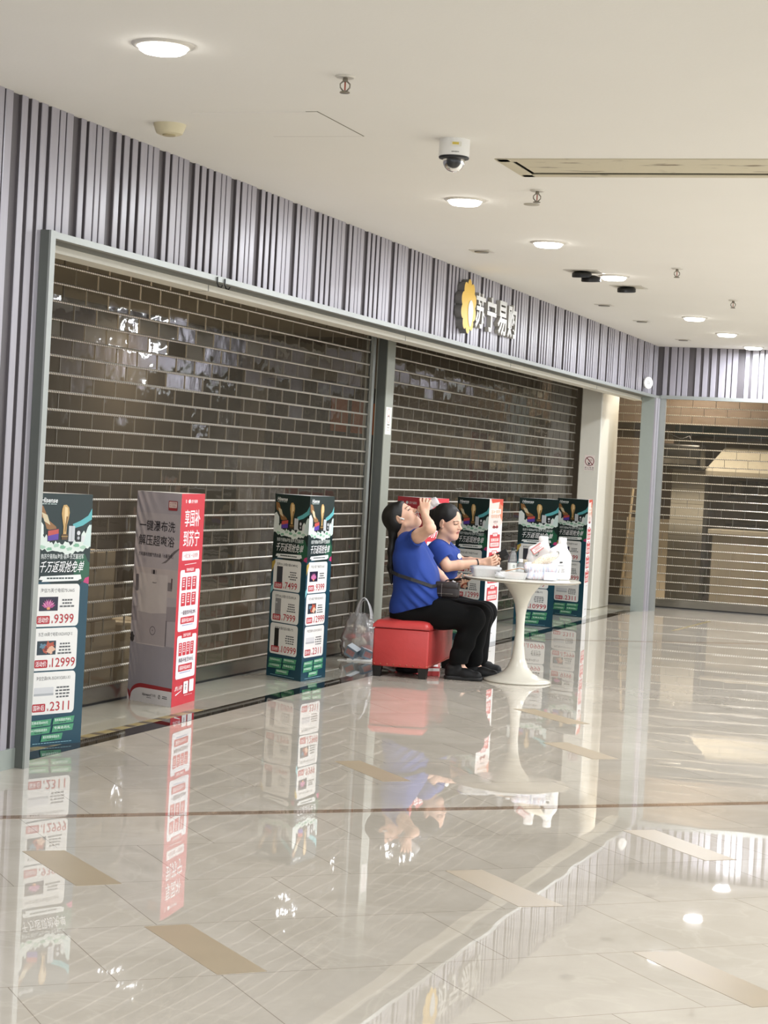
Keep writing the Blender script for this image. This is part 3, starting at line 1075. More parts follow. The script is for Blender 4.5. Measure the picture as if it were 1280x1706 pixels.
fac_plate(em, pts, 0.0, 0.055, 1, 0)
em.build('emblem', [M_yel, M_signside], sg)
# plain white patch on the emblem (no face)
pm = MB()
pp = []
for i in range(30):
    a = 2 * PI * i / 30
    pp.append((-0.645 + (0.07 + 0.02 * math.sin(a)) * math.cos(a) * 0.9, -0.05 + 0.10 * math.sin(a)))
fac_plate(pm, pp, 0.055, 0.059, 0, 0)
tag(pm.build('emblem_patch', M_letter, sg), 'white oval patch')
def letter(ch, u, w, h):
    vs, fs, _ = glyphs(ch, 0.022, True)
    mb = MB()
    n = len(vs)
    P = [(u + x * w, -h / 2 + y * h) for x, y in vs]
    front = [(0.036, a, b) for a, b in P]
    back = [(0.002, a, b) for a, b in P]
    from collections import Counter
    ed = Counter()
    for f in fs:
        for i in range(len(f)):
            ed[(f[i], f[(i + 1) % len(f)])] += 1
    F = [tuple(f) for f in fs]
    sides = [(a, b) for (a, b) in ed if (b, a) not in ed]
    mb.add(front + back, F + [(a, n + a, n + b, b) for a, b in sides], [0] * len(F) + [1] * len(sides))
    mb.build('letter', [M_letter, M_letside], sg)
for ch, u in zip('苏宁易购', (-0.43, -0.115, 0.20, 0.50)):
    letter(ch, u, 0.265, 0.275)

# round plaque on the fascia near the corner
rp = thing('round_plaque', 'small white round plaque on the fascia by the corner post', 'plaque')
rp.matrix_world = FAC @ Matrix.Translation((0.05, 13.29, 2.52)) @ Matrix.Rotation(math.radians(-35), 4, 'Z')
pl = MB()
pl.lathe([(0.06, 0), (0.065, 0.004), (0.065, 0.02), (0.06, 0.024)], 28, M=Matrix.Translation((0.04, 0, 0)) @ Matrix.Rotation(PI / 2, 4, 'Y'))
pl.build('disc', M_white, rp, smooth=40)
MB().box((-0.01, -0.012, -0.012), (0.045, 0.012, 0.012)).build('bracket', M_metal, rp)
g = Print(0.05, 0.04)
g.lines(0, 0, 1, 1, 3, '#9a9690', 2, words=3)
g.done('print', rp, Matrix.Translation((0.0645, -0.025, -0.02)) @ Matrix.Rotation(PI / 2, 4, 'Z'))

# stickers
def sticker(name, label, M, w, h, draw, base='#efece6'):
    s = Print(w, h, 1)
    s.rect(0, 0, 1, 1, base)
    draw(s)
    o = s.done(name, None, M)
    return tag(o, label, 'sticker')
VF = lambda v, u, z: FAC @ Matrix.Translation((v, u, z)) @ Matrix.Rotation(PI / 2, 4, 'Z')      # seen from the corridor
UF = lambda v, u, z: FAC @ Matrix.Translation((v, u, z))                                       # seen from the camera end
def draw_pinch(s):
    s.disc(.5, .19, .035, '#d9a9a8', ring=.85, ry=.03)
    s.disc(.5, .43, .035, '#d9a9a8', ring=.85, ry=.03)
    s.rect(.36, .325, .14, .03, '#1e1a1a')
    s.rect(.52, .33, .16, .02, '#7a6d6c')
    s.lines(.25, .62, .55, .09, 1, '#5c5754', 3, words=3)
    s.lines(.25, .73, .55, .06, 1, '#a09b96', 4, words=3)
    s.lines(.25, .83, .5, .05, 1, '#d0ccc6', 5, words=3)
sticker('sticker', 'white narrow warning sticker on the grey post between the shutters', VF(-0.6145, 6.60, 1.70), 0.14, 0.215, draw_pinch)
def draw_nosmoke(s):
    s.disc(.5, .40, .052, '#7a3236', ring=.84)
    s.polys([[(.16, .18), (.22, .14), (.86, .62), (.80, .66)]], '#7a3236')
    s.disc(.46, .56, .011, '#1c1516')
    s.disc(.66, .33, .010, '#8a5a5a', ring=.6)
    s.poly([(.30, .44), (.36, .42), (.47, .55), (.42, .57)], '#8a6a68')
    s.poly([(.38, .27), (.55, .30), (.56, .33), (.40, .31)], '#8a6a68')
    for i, ch in enumerate('禁止吸烟'):
        s.text(ch, .06 + .235 * i, .77, .17, .10, '#2b2424', 0.03)
    s.text('No smoking', .06, .90, .88, .07, '#5a4a48', 0.02)
sticker('sticker', 'no smoking sticker with a red ring on the cream pillar', UF(-0.592, 13.379, 1.535), 0.115, 0.17, draw_nosmoke, '#e9dcd4')

# two little hooks under the header of the first shutter
for du in (0.0, 0.10):
    hk = MB()
    hk.tube([(0.02, 0, 0.03), (0.02, 0, 0.0), (0.028, 0, -0.022), (0.045, 0, -0.026), (0.052, 0, -0.012)], 0.004, 6)
    o = hk.build('hook', M_black, smooth=60, mtx=FAC @ Matrix.Translation((0.07, 1.66 + du, 2.375)))
    tag(o, 'small dark hook under the header of the first shutter, %s of the pair' % ('left' if du == 0 else 'right'), 'hook')

# ================================================================== CEILING FIXTURES
M_lens = mat('lamp_lens', '#ffffff', 0.4, emis=((1.0, .97, .92), 9.0))
M_trim = mat('lamp_trim', '#d9d5cb', 0.35, 0.2, var=0.03)
DL_LABEL = ['large round ceiling downlight above the left end of the fascia', 'round downlight in front of the white dome camera', 'round downlight above the middle of the fascia sign',
            'round downlight next to the black spotlight heads', 'round downlight far along the ceiling, nearest of the last three', 'round downlight far along the ceiling, middle of the last three', 'farthest round downlight, at the end wall']
for i, (u, v) in enumerate(DOWNLIGHTS):
    p = W(v, u, CEIL)
    r = thing('downlight', DL_LABEL[i], 'ceiling light', p, group='round downlights in the ceiling')
    MB().lathe([(0.094, -0.004), (0.098, -0.010), (0.112, -0.008), (0.120, 0.0), (0.094, 0.0), (0.094, -0.004)], 40, caps=False).build('trim_ring', M_trim, r, smooth=40)
    MB().lathe([(0.0935, 0.0), (0.093, -0.010), (0.088, -0.022), (0.075, -0.030), (0.001, -0.033)], 40, caps=False).build('lens', M_lens, r, smooth=60)

M_brass = mat('sprinkler_metal', '#8d887c', 0.3, 0.8, var=0.05)
for (u, v, lab) in [(-.71, 1.65, 'ceiling sprinkler nearest the camera'), (2.28, 1.66, 'ceiling sprinkler in front of the long grille'), (5.97, 1.735, 'small sprinkler beyond the grille, above the far downlights'), (8.27, 1.775, 'farthest sprinkler in the ceiling')]:
    r = thing('sprinkler', lab, 'sprinkler', W(v, u, CEIL), group='ceiling sprinklers')
    MB().lathe([(0.012, -0.006), (0.034, -0.008), (0.041, -0.003), (0.041, 0.0)], 28).build('escutcheon', M_trim, r, smooth=40)
    fr = MB()
    fr.lathe([(0.009, -0.006), (0.011, -0.014), (0.011, -0.022), (0.006, -0.024)], 14)
    for s_ in (-1, 1):
        fr.tube([(s_ * .009, 0, -.022), (s_ * .019, 0, -.032), (s_ * .019, 0, -.045), (s_ * .008, 0, -.058), (0, 0, -.061)], 0.0035, 6)
    fr.build('frame', M_brass, r, smooth=50)
    MB().tube([(0, 0, -.024), (0, 0, -.056)], 0.003, 8).build('glass_bulb', mat('bulb_red', '#a8503f', 0.2), r, smooth=50)
    MB().lathe([(0.004, -.060), (0.019, -.062), (0.021, -.066), (0.017, -.068)], 18).build('deflector', M_brass, r, smooth=40)

r = thing('smoke_detector', 'cream smoke detector on the ceiling by the fascia', 'smoke detector', W(.413, .302, CEIL))
MB().lathe([(0.076, 0.0), (0.075, -0.008), (0.066, -0.032), (0.060, -0.044), (0.046, -0.050), (0.001, -0.051)], 40).build('housing', mat('aged_cream_plastic', '#d9cfae', 0.45, var=0.04), r, smooth=40)
MB().lathe([(0.030, -0.048), (0.030, -0.056), (0.001, -0.057)], 24, M=Matrix.Translation((0.0, -0.012, 0))).build('sensor_cap', mat('tan_plastic', '#b8ab86', 0.5), r, smooth=40)

r = thing('dome_camera', 'white dome security camera hanging from the ceiling', 'security camera', W(1.665, .731, CEIL))
MB().lathe([(0.071, 0.0), (0.0715, -0.004), (0.0715, -0.075), (0.068, -0.079)], 48).build('housing', M_white, r, smooth=40)
MB().lathe([(0.068, -0.078), (0.071, -0.082), (0.069, -0.088), (0.050, -0.093)], 48).build('bezel', M_black, r, smooth=40)
dome = [(0.051 * math.cos(a), -0.090 - 0.051 * math.sin(a) - 0.008) for a in [PI / 2 * i / 10 for i in range(11)]]
MB().lathe([(0.051, -0.088)] + dome[:-1] + [(0.0005, -0.149)], 36, caps=False).build('dome', sheet_mat('clear_dome', '#c9c9c9', 0.04, 0.03), r, smooth=60)
ball = [(max(0.0005, 0.036 * math.cos(a)), -0.098 - 0.036 * math.sin(a)) for a in [PI / 2 * i / 8 for i in range(9)]]
MB().lathe([(0.042, -0.089), (0.040, -0.098)] + ball, 28).build('lens_unit', M_black, r, smooth=60)
st = Print(0.05, 0.022)
st.rrect(0, 0, 1, 1, .004, '#e9e6d8')
st.rect(.15, .15, .6, .5, '#d8c04e')
st.done('label_sticker', r, Matrix.Translation((-.02, -0.0728, -0.04)) @ Matrix.Rotation(0.0, 4, 'Z'))
st = Print(0.035, 0.006)
st.text('HIKVISION', 0, 0, 1, 1, '#6b6a66', 0.02)
st.done('maker_mark', r, Matrix.Translation((-.015, -0.0722, -0.068)))

def spotlight(u, v, heads, lab):
    r = thing('spotlight', lab, 'spotlight', W(v, u, CEIL), group='black spotlights on square ceiling plates')
    r.rotation_euler = (0, 0, FANG)
    MB().rbox((-0.13, -0.13, -0.004), (0.13, 0.13, 0.0), 0.0015, seg=1).build('mounting_plate', M_trim, r)
    MB().box((-0.105, -0.105, -0.0045), (0.105, 0.105, -0.0041)).build('recess', mat('plate_inner', '#c9c4b4', 0.5), r)
    for k in range(heads):
        M = Matrix.Translation((0.0 - 0.01 + .06 * k, -0.03 + .05 * k, -0.030 - 0.026 * k)) @ Matrix.Rotation(math.radians(8), 4, 'X')
        MB().lathe([(0.03, 0.03), (0.068, 0.018), (0.073, 0.010), (0.073, -0.014), (0.066, -0.018)], 32, M=M).build('lamp_head', M_black, r, smooth=40)
    return r
spotlight(6.30, 0.98, 2, 'double black spotlight head beside the lit downlight')
spotlight(7.37, 1.09, 1, 'single black spotlight head on a square plate')
def gimbal(u, v, lab, lit=False):
    r = thing('recessed_spot', lab, 'recessed light', W(v, u, CEIL), FANG, 'small unlit recessed spots')
    MB().rbox((-0.075, -0.075, -0.005), (0.075, 0.075, 0.0), 0.002, seg=1).build('plate', M_trim, r)
    MB().lathe([(0.052, -0.004), (0.048, -0.012), (0.001, -0.013)], 24).build('lamp', mat('unlit_lamp', '#7e786b', 0.3, 0.3), r, smooth=40)
gimbal(5.108, .533, 'square grey unlit spot right above the sign')
gimbal(9.0, .529, 'small unlit recessed spot right of the sign, nearest of three')
gimbal(10.61, .538, 'small unlit recessed spot, middle of the three along the fascia')
gimbal(12.85, .528, 'small unlit recessed spot nearest the end wall')
o = MB().lathe([(0.045, 0), (0.045, -0.004), (0.04, -0.006), (0.001, -0.007)], 28).build('blanking_cap', mat('cap_grey', '#b3ae9f', 0.5), smooth=40, mtx=Matrix.Translation(W(1.49, 2.807, CEIL)))
tag(o, 'flat round cap in the ceiling below the second sprinkler', 'cap')

# long air grille
r = thing('air_grille', 'long cream air grille with dirt streaks in the ceiling', 'air vent')
r.matrix_world = FAC @ Matrix.Translation((0, 0, CEIL))
def dirty_mat():
    m = mat('stained_cream', '#cfc7ae', 0.6, var=0.05)
    nt = m.node_tree
    b = nt.nodes['Principled BSDF']
    tc = nt.nodes['Texture Coordinate']
    mp = nt.nodes.new('ShaderNodeMapping')
    mp.inputs['Scale'].default_value = (5, 16, 5)
    nt.links.new(tc.outputs['Object'], mp.inputs[0])
    n = nt.nodes.new('ShaderNodeTexNoise')
    n.inputs['Scale'].default_value = 1.0
    n.inputs['Detail'].default_value = 7
    nt.links.new(mp.outputs[0], n.inputs['Vector'])
    rp = nt.nodes.new('ShaderNodeValToRGB')
    rp.color_ramp.elements[0].position = 0.30
    rp.color_ramp.elements[0].color = (*lin('#7d7058'), 1)
    rp.color_ramp.elements[1].position = 0.40
    rp.color_ramp.elements[1].color = (*lin('#cfc7ae'), 1)
    nt.links.new(n.outputs['Fac'], rp.inputs[0])
    nt.links.new(rp.outputs[0], b.inputs['Base Color'])
    return m
M_dirty = dirty_mat()
fr = MB()
e = 0.055
for (a, b, c, d) in [(VV0 - .01, VV0 + e, VU0 - .01, VU1 + .01), (VV1 - e, VV1 + .01, VU0 - .01, VU1 + .01), (VV0, VV1, VU0 - .01, VU0 + e), (VV0, VV1, VU1 - e, VU1 + .01)]:
    fbox(fr, a, b, c, d, -0.006, 0.0)
fr.build('frame', M_dirty, r)
bx = MB()
for (a, b, c, d) in [(VV0 + .02, VV0 + .03, VU0, VU1), (VV1 - .03, VV1 - .02, VU0, VU1), (VV0, VV1, VU0 + .02, VU0 + .03), (VV0, VV1, VU1 - .03, VU1 - .02)]:
    fbox(bx, a, b, c, d, 0.0, 0.19)
fbox(bx, VV0, VV1, VU0, VU1, 0.15, 0.16)
bx.build('duct', mat('duct_dark', '#4a463d', 0.8), r)
pn = MB()
fbox(pn, VV0 + .068, VV1 - .06, VU0 + .062, VU1 - .062, 0.004, 0.012)
pn.build('panel', M_dirty, r)

# plaster access panel
o = MB()
fbox(o, .65, 1.25, 0.02, .62, -0.002, 0.0)
o = o.build('access_panel', M_ceil, mtx=FAC @ Matrix.Translation((0, 0, CEIL)))
tag(o, 'flush square access panel in the ceiling beside the smoke detector', 'panel')
mb = MB()
fbox(mb, 1.251, 1.256, 0.02, .62, -0.0012, 0)
fbox(mb, .80, 1.256, .621, .627, -0.0012, 0)
fbox(mb, 1.20, 1.256, 0.014, .019, -0.0012, 0)
mb.build('gap', mat('panel_gap', '#77705f', 0.8), o)

# ================================================================== THINGS INSIDE THE CLOSED SHOPS
M_carton = mat('pale_carton', '#e9dfcc', 0.7, var=0.06, scale=5)
M_cartape = mat('carton_tape', '#b49f7c', 0.4)
def carton(v, u, z, sx, sy, sz, lab, rz=0.0, grp='cartons stacked inside the shutter'):
    r = thing('carton', lab, 'carton', W(v, u, z), FANG + rz, grp)
    MB().rbox((-sx / 2, -sy / 2, 0), (sx / 2, sy / 2, sz), 0.006, seg=1).build('box', M_carton, r)
    MB().box((-sx / 2 - .001, -.025, sz - .12), (sx / 2 + .001, .025, sz + .001)).build('tape', M_cartape, r)
carton(-1.25, 2.55, 0.0, .5, .62, .42, 'pale carton on the floor behind the first shutter, bottom of the stack')
carton(-1.25, 2.53, 0.423, .5, .60, .42, 'pale carton behind the first shutter, top of the stack', .05)
carton(-1.25, 3.30, 0.0, .5, .60, .38, 'single pale carton on the floor right of the carton stack')
M_orange = mat('orange_print', '#b4622e', 0.6)
M_redp = mat('dull_red_panel', '#7d2f2c', 0.6)
r = thing('display_cabinet', 'dark display cabinet with orange signs seen through the first shutter', 'cabinet', W(-2.2, 9.6, 0), FANG)
MB().rbox((-.3, -.9, 0), (.3, .9, 2.2), .01, seg=1).build('carcass', mat('cabinet_dark', '#3d3a37', 0.4), r)
for k in range(3):
    MB().box((.30, -.8 + .55 * k, 1.75), (.306, -.35 + .55 * k, 2.05)).build('sign_panel', M_orange, r)
r = thing('banner', 'dull red banner panel seen through the second shutter', 'banner', W(-1.9, 14.0, 0), FANG)
MB().box((-.02, -.6, .05), (.02, .1, 1.9)).build('sheet', M_redp, r)
MB().box((-.15, -.65, 0), (.15, .15, .05)).build('foot', M_black, r)
# end shop: counter, hood, shelf, equipment
r = thing('counter', 'grey stone counter behind the end shutter', 'counter', W(1.95, 16.2, 0), FANG)
MB().rbox((-1.5, -.3, 0), (2.5, .3, .86), .01, seg=1).build('base', mat('counter_grey', '#a8a398', 0.5, var=0.15, scale=4), r)
MB().rbox((-1.55, -.35, .86), (2.55, .35, .92), .008, seg=1).build('top', mat('counter_top', '#b5b0a4', 0.25, var=0.1), r)
r = thing('extractor_hood', 'large pale extractor hood over the counter in the end shop', 'hood', W(1.85, 16.4, 1.62), FANG)
MB().add([(-1.55, -.45, .0), (2.5, -.45, 0), (2.5, .45, 0), (-1.55, .45, 0), (-1.35, -.2, .30), (2.5, -.2, .30), (2.5, .45, .30), (-1.35, .45, .30)],
         [(3, 2, 1, 0), (4, 5, 6, 7), (0, 1, 5, 4), (1, 2, 6, 5), (2, 3, 7, 6), (3, 0, 4, 7)]).build('canopy', mat('hood_pale', '#aaa596', 0.4), r)
MB().box((-1.55, -.46, -.05), (2.5, .45, 0)).build('lip', mat('hood_lip', '#a8a294', 0.35, .3), r)
r = thing('wall_shelf', 'dark shelf with jars on the back wall of the end shop', 'shelf', W(1.75, 17.0, 1.30), FANG)
MB().box((-1.3, -.15, 0), (1.6, .15, .03)).build('board', M_black, r)
MB().box((-1.3, .13, 0), (1.6, .15, .22)).build('back', M_black, r)
MB().box((-1.3, -.15, -.35), (1.6, .15, -.32)).build('lower_board', M_black, r)
for k in range(9):
    o = MB().lathe([(.05, 0), (.055, .02), (.055, .12), (.035, .15), (.035, .17)], 14).build('jar', mat('jar_grey', '#77736d', 0.3), smooth=40, mtx=Matrix.Translation(W(.57 + .3 * k, 17.0, 1.331)))
    tag(o, 'grey jar on the dark shelf of the end shop', 'jar', 'jars on the shelf of the end shop')
r = thing('sign_beam', 'teal painted beam across the end shop', 'beam', W(1.75, 16.6, 2.02), FANG)
MB().box((-1.95, -.04, .03), (3, .04, .25)).build('board', mat('teal_paint', '#2d5a66', 0.5), r)
MB().box((-1.95, -.05, 0), (3, .05, .03)).build('edge', M_black, r)
r = thing('coffee_machine', 'black machine hanging at the left of the end shop', 'machine', W(.06, 15.7, 1.62), FANG)
MB().rbox((-.26, -.2, 0), (.26, .2, .30), .03).build('body', M_black, r, smooth=40)
MB().box((-.22, -.21, .06), (.22, -.2, .12)).build('panel', M_chrome, r)
MB().tube([(-.24, -.1, .3), (-.2, -.1, .44), (.0, -.1, .36), (.1, -.1, .40), (.14, -.1, .30)], .008, 6).build('hose', M_black, r, smooth=60)
r = thing('tiled_column', 'white tiled column at the left of the end shop', 'column', W(-.05, 16.9, 0), FANG)
MB().box((-.33, -.1, 0), (.22, .2, 1.62)).build('shaft', mat('white_wall_tile', '#cfcbbf', 0.25, var=0.06), r)
for k in range(8):
    MB().box((-.331, -.102, .2 * k + .195), (.221, -.099, .2 * k + .2)).build('grout', mat('grout', '#8a8478', 0.7), r)
r = thing('step_ladder', 'pale step ladder leaning inside the end shop behind the corner post', 'ladder', W(-.42, 15.6, 0), FANG)
for s_ in (-.09, .09):
    MB().tube([(s_ - .05, -.1, 0), (s_, .1, 1.35)], .018, 8).build('rail', mat('ladder_pale', '#b5a68a', 0.5), r, smooth=50)
for k in range(4):
    MB().box((-.12, -.1 + .05 * k, .26 + .27 * k), (.10, -.02 + .05 * k, .28 + .27 * k)).build('step', MATS['ladder_pale'], r)

r = thing('wood_panel', 'brown wooden panel along the top of the end shop', 'panel', W(1.1, 15.9, 2.16), FANG)
MB().box((-2.2, -.02, 0), (3, .02, .62)).build('board', mat('brown_wood', '#5e5145', .6, var=.25, scale=3, stretch=(.6, 4, 4)), r)
MB().box((-2.2, -.03, 0), (3, .03, .03)).build('edge', MATS['brown_wood'], r)
r = thing('plywood_board', 'brown board leaning behind the corner post inside the end shop', 'board', W(-.62, 16.1, 0), FANG)
MB().box((-.5, -.02, 1.0), (.5, .02, 2.1)).build('upper_sheet', MATS['brown_wood'], r)
MB().box((-.5, -.05, 0), (-.02, -.02, 1.0)).build('dark_sheet', M_dark, r)
MB().box((-.02, -.05, 0), (.5, -.02, 1.0)).build('pale_sheet', M_carton, r)
# ================================================================== SCULPTED SHAPES (distance field -> one continuous mesh)
class Field:
    def __init__(s, h):
        s.h = h
        s.ops = []
    def cap(s, a, b, ra, rb=None, k=0.015, op='+'):
        s.ops.append((op, 'c', np.array(a, float), np.array(b, float), ra, ra if rb is None else rb, k))
        return s
    def chain(s, pts, k=0.015):
        for (p, r), (q, t) in zip(pts[:-1], pts[1:]):
            s.cap(p, q, r, t, k)
        return s
    def ell(s, c, r, rot=None, k=0.015, op='+'):
        R = np.eye(3) if rot is None else np.array(rot if not isinstance(rot, Euler) else rot.to_matrix())
        s.ops.append((op, 'e', np.array(c, float), np.array(r, float), R, None, k))
        return s
    def cut(s, c, n, r=None):
        """remove what lies on the n side of the plane through c (within r of c)"""
        n = np.array(n, float)
        s.ops.append(('p', 'p', np.array(c, float), n / np.linalg.norm(n), r, None, 0))
        return s
    def mesh(s, post=None):
        h = s.h
        lo, hi = np.full(3, 1e9), np.full(3, -1e9)
        for o in s.ops:
            if o[0] == '+':
                if o[1] == 'c':
                    r = max(o[4], o[5])
                    lo = np.minimum(lo, np.minimum(o[2], o[3]) - r)
                    hi = np.maximum(hi, np.maximum(o[2], o[3]) + r)
                else:
                    r = o[3].max()
                    lo = np.minimum(lo, o[2] - r)
                    hi = np.maximum(hi, o[2] + r)
        lo -= 4 * h
        hi += 4 * h
        n = np.ceil((hi - lo) / h).astype(int) + 1
        Fd = np.full(n, 1.0, np.float32)
        ax = [(lo[i] + h * np.arange(n[i])).astype(np.float32) for i in range(3)]
        for o in s.ops:
            op, kind, k = o[0], o[1], o[6]
            pad = k + 4 * h
            if kind == 'c':
                r = max(o[4], o[5]) + pad
                a, b = np.minimum(o[2], o[3]) - r, np.maximum(o[2], o[3]) + r
            elif kind == 'e':
                r = o[3].max() + pad
                a, b = o[2] - r, o[2] + r
            else:
                r = o[4] or 9
                a, b = o[2] - r, o[2] + r
            i0 = np.clip(((a - lo) / h).astype(int), 0, n)
            i1 = np.clip(((b - lo) / h).astype(int) + 2, 0, n)
            if np.any(i1 <= i0):
                continue
            sl = tuple(slice(i0[i], i1[i]) for i in range(3))
            X = ax[0][sl[0]][:, None, None]
            Y = ax[1][sl[1]][None, :, None]
            Z = ax[2][sl[2]][None, None, :]
            if kind == 'c':
                A, B = o[2], o[3]
                d = B - A
                L = float(d @ d) + 1e-12
                t = np.clip(((X - A[0]) * d[0] + (Y - A[1]) * d[1] + (Z - A[2]) * d[2]) / L, 0, 1)
                D = np.sqrt((X - A[0] - t * d[0]) ** 2 + (Y - A[1] - t * d[1]) ** 2 + (Z - A[2] - t * d[2]) ** 2) - (o[4] + (o[5] - o[4]) * t)
            elif kind == 'e':
                R = o[4].T
                px, py, pz = X - o[2][0], Y - o[2][1], Z - o[2][2]
                q = [R[i, 0] * px + R[i, 1] * py + R[i, 2] * pz for i in range(3)]
                k0 = np.sqrt(sum((q[i] / o[3][i]) ** 2 for i in range(3)))
                k1 = np.sqrt(sum((q[i] / o[3][i] ** 2) ** 2 for i in range(3))) + 1e-9
                D = k0 * (k0 - 1) / k1
            else:
                D = (X - o[2][0]) * o[3][0] + (Y - o[2][1]) * o[3][1] + (Z - o[2][2]) * o[3][2]
                if o[4]:
                    far = np.sqrt((X - o[2][0]) ** 2 + (Y - o[2][1]) ** 2 + (Z - o[2][2]) ** 2) - o[4] * 0.98
                    D = np.where(far < 0, D, -1)
            D = D.astype(np.float32)
            V = Fd[sl]
            if op == '+':
                m = np.clip(0.5 + 0.5 * (V - D) / k, 0, 1) if k else (D < V).astype(np.float32)
                Fd[sl] = V * (1 - m) + D * m - k * m * (1 - m)
            elif op == '-':
                D = -D
                m = np.clip(0.5 - 0.5 * (V - D) / k, 0, 1) if k else (D > V).astype(np.float32)
                Fd[sl] = V * (1 - m) + D * m + k * m * (1 - m)
            else:
                Fd[sl] = np.maximum(V, D)
        # surface nets
        ins = Fd < 0
        c = np.zeros(np.array(ins.shape) - 1, np.int8)
        for dx in (0, 1):
            for dy in (0, 1):
                for dz in (0, 1):
                    c += ins[dx:dx + c.shape[0], dy:dy + c.shape[1], dz:dz + c.shape[2]]
        act = (c > 0) & (c < 8)
        idx = -np.ones(c.shape, np.int64)
        cells = np.argwhere(act)
        idx[act] = np.arange(len(cells))
        P = np.zeros((len(cells), 3))
        cnt = np.zeros(len(cells))
        corners = [(x, y, z) for x in (0, 1) for y in (0, 1) for z in (0, 1)]
        vals = {q: Fd[cells[:, 0] + q[0], cells[:, 1] + q[1], cells[:, 2] + q[2]] for q in corners}
        for q in corners:
            for d in range(3):
                if q[d] == 0:
                    w = list(q)
                    w[d] = 1
                    a, b = vals[q], vals[tuple(w)]
                    m = (a < 0) != (b < 0)
                    t = np.where(m, a / np.where(m, a - b, 1), 0)
                    pt = np.tile(np.array(q, float), (len(cells), 1))
                    pt[:, d] += t
                    P[m] += pt[m]
                    cnt += m
        P = P / cnt[:, None]
        V = lo + h * (cells + P)
        quads = []
        for d in range(3):
            sa = [slice(1, -1)] * 3
            sa[d] = slice(0, -1)
            sb = list(sa)
            sb[d] = slice(1, None)
            A, B = ins[tuple(sa)], ins[tuple(sb)]
            e, f = (d + 1) % 3, (d + 2) % 3
            for flip, msk in ((False, A & ~B), (True, B & ~A)):
                g = np.argwhere(msk)
                if not len(g):
                    continue
                g = g + 1
                g[:, d] -= 1
                def at(de, df):
                    q = g.copy()
                    q[:, e] -= de
                    q[:, f] -= df
                    return idx[q[:, 0], q[:, 1], q[:, 2]]
                q4 = np.stack([at(0, 0), at(1, 0), at(1, 1), at(0, 1)], 1)
                quads.append(q4[:, ::-1] if flip else q4)
        Q = np.concatenate(quads)
        if post is not None:
            V = post(V)
        return V, Q
    def build(s, name, mats, parent=None, post=None, paint=None, mtx=None):
        V, Q = s.mesh(post)
        me = bpy.data.meshes.new(name)
        me.vertices.add(len(V))
        me.vertices.foreach_set('co', V.astype(np.float32).ravel())
        me.loops.add(len(Q) * 4)
        me.loops.foreach_set('vertex_index', Q.astype(np.int32).ravel())
        me.polygons.add(len(Q))
        me.polygons.foreach_set('loop_start', np.arange(0, len(Q) * 4, 4, dtype=np.int32))
        me.polygons.foreach_set('use_smooth', np.ones(len(Q), bool))
        for m in (mats if isinstance(mats, (list, tuple)) else [mats]):
            me.materials.append(m)
        if paint is not None:
            me.polygons.foreach_set('material_index', paint(V[Q].mean(1)).astype(np.int32))
        me.update()
        me.validate()
        o = bpy.data.objects.new(name, me)
        COL.objects.link(o)
        if parent is not None:
            o.parent = parent
        if mtx is not None:
            o.matrix_basis = mtx
        return o

# ================================================================== PEOPLE
M_skin = mat('skin', '#dcb096', 0.5, var=0.05, scale=25, bump=0.02, bscale=300, sss=0.08)
M_lip = mat('lips', '#b06a5e', 0.4, var=0.04)
M_eye = mat('eye_line', '#2a1f1b', 0.35)
M_brow = mat('eyebrow', '#5b4436', 0.6)
M_hair = mat('black_hair', '#0a0807', 0.5, var=0.3, scale=60, stretch=(3, 3, .5), bump=0.2, bscale=110)
M_shirt = mat('royal_blue_cotton', '#1b3a88', 0.85, var=0.06, scale=18, bump=0.12, bscale=26)
M_trous = mat('black_trousers', '#060606', 0.9, spec=0.2, var=0.1, bump=0.15, bscale=18)
M_shoe = mat('black_shoe', '#0b0b0c', 0.6, spec=.3, var=0.1, bump=0.1, bscale=60)
M_sole = mat('dark_sole', '#121213', 0.6, var=0.05)
M_sock = mat('pale_sock', '#d8d2ca', 0.8)

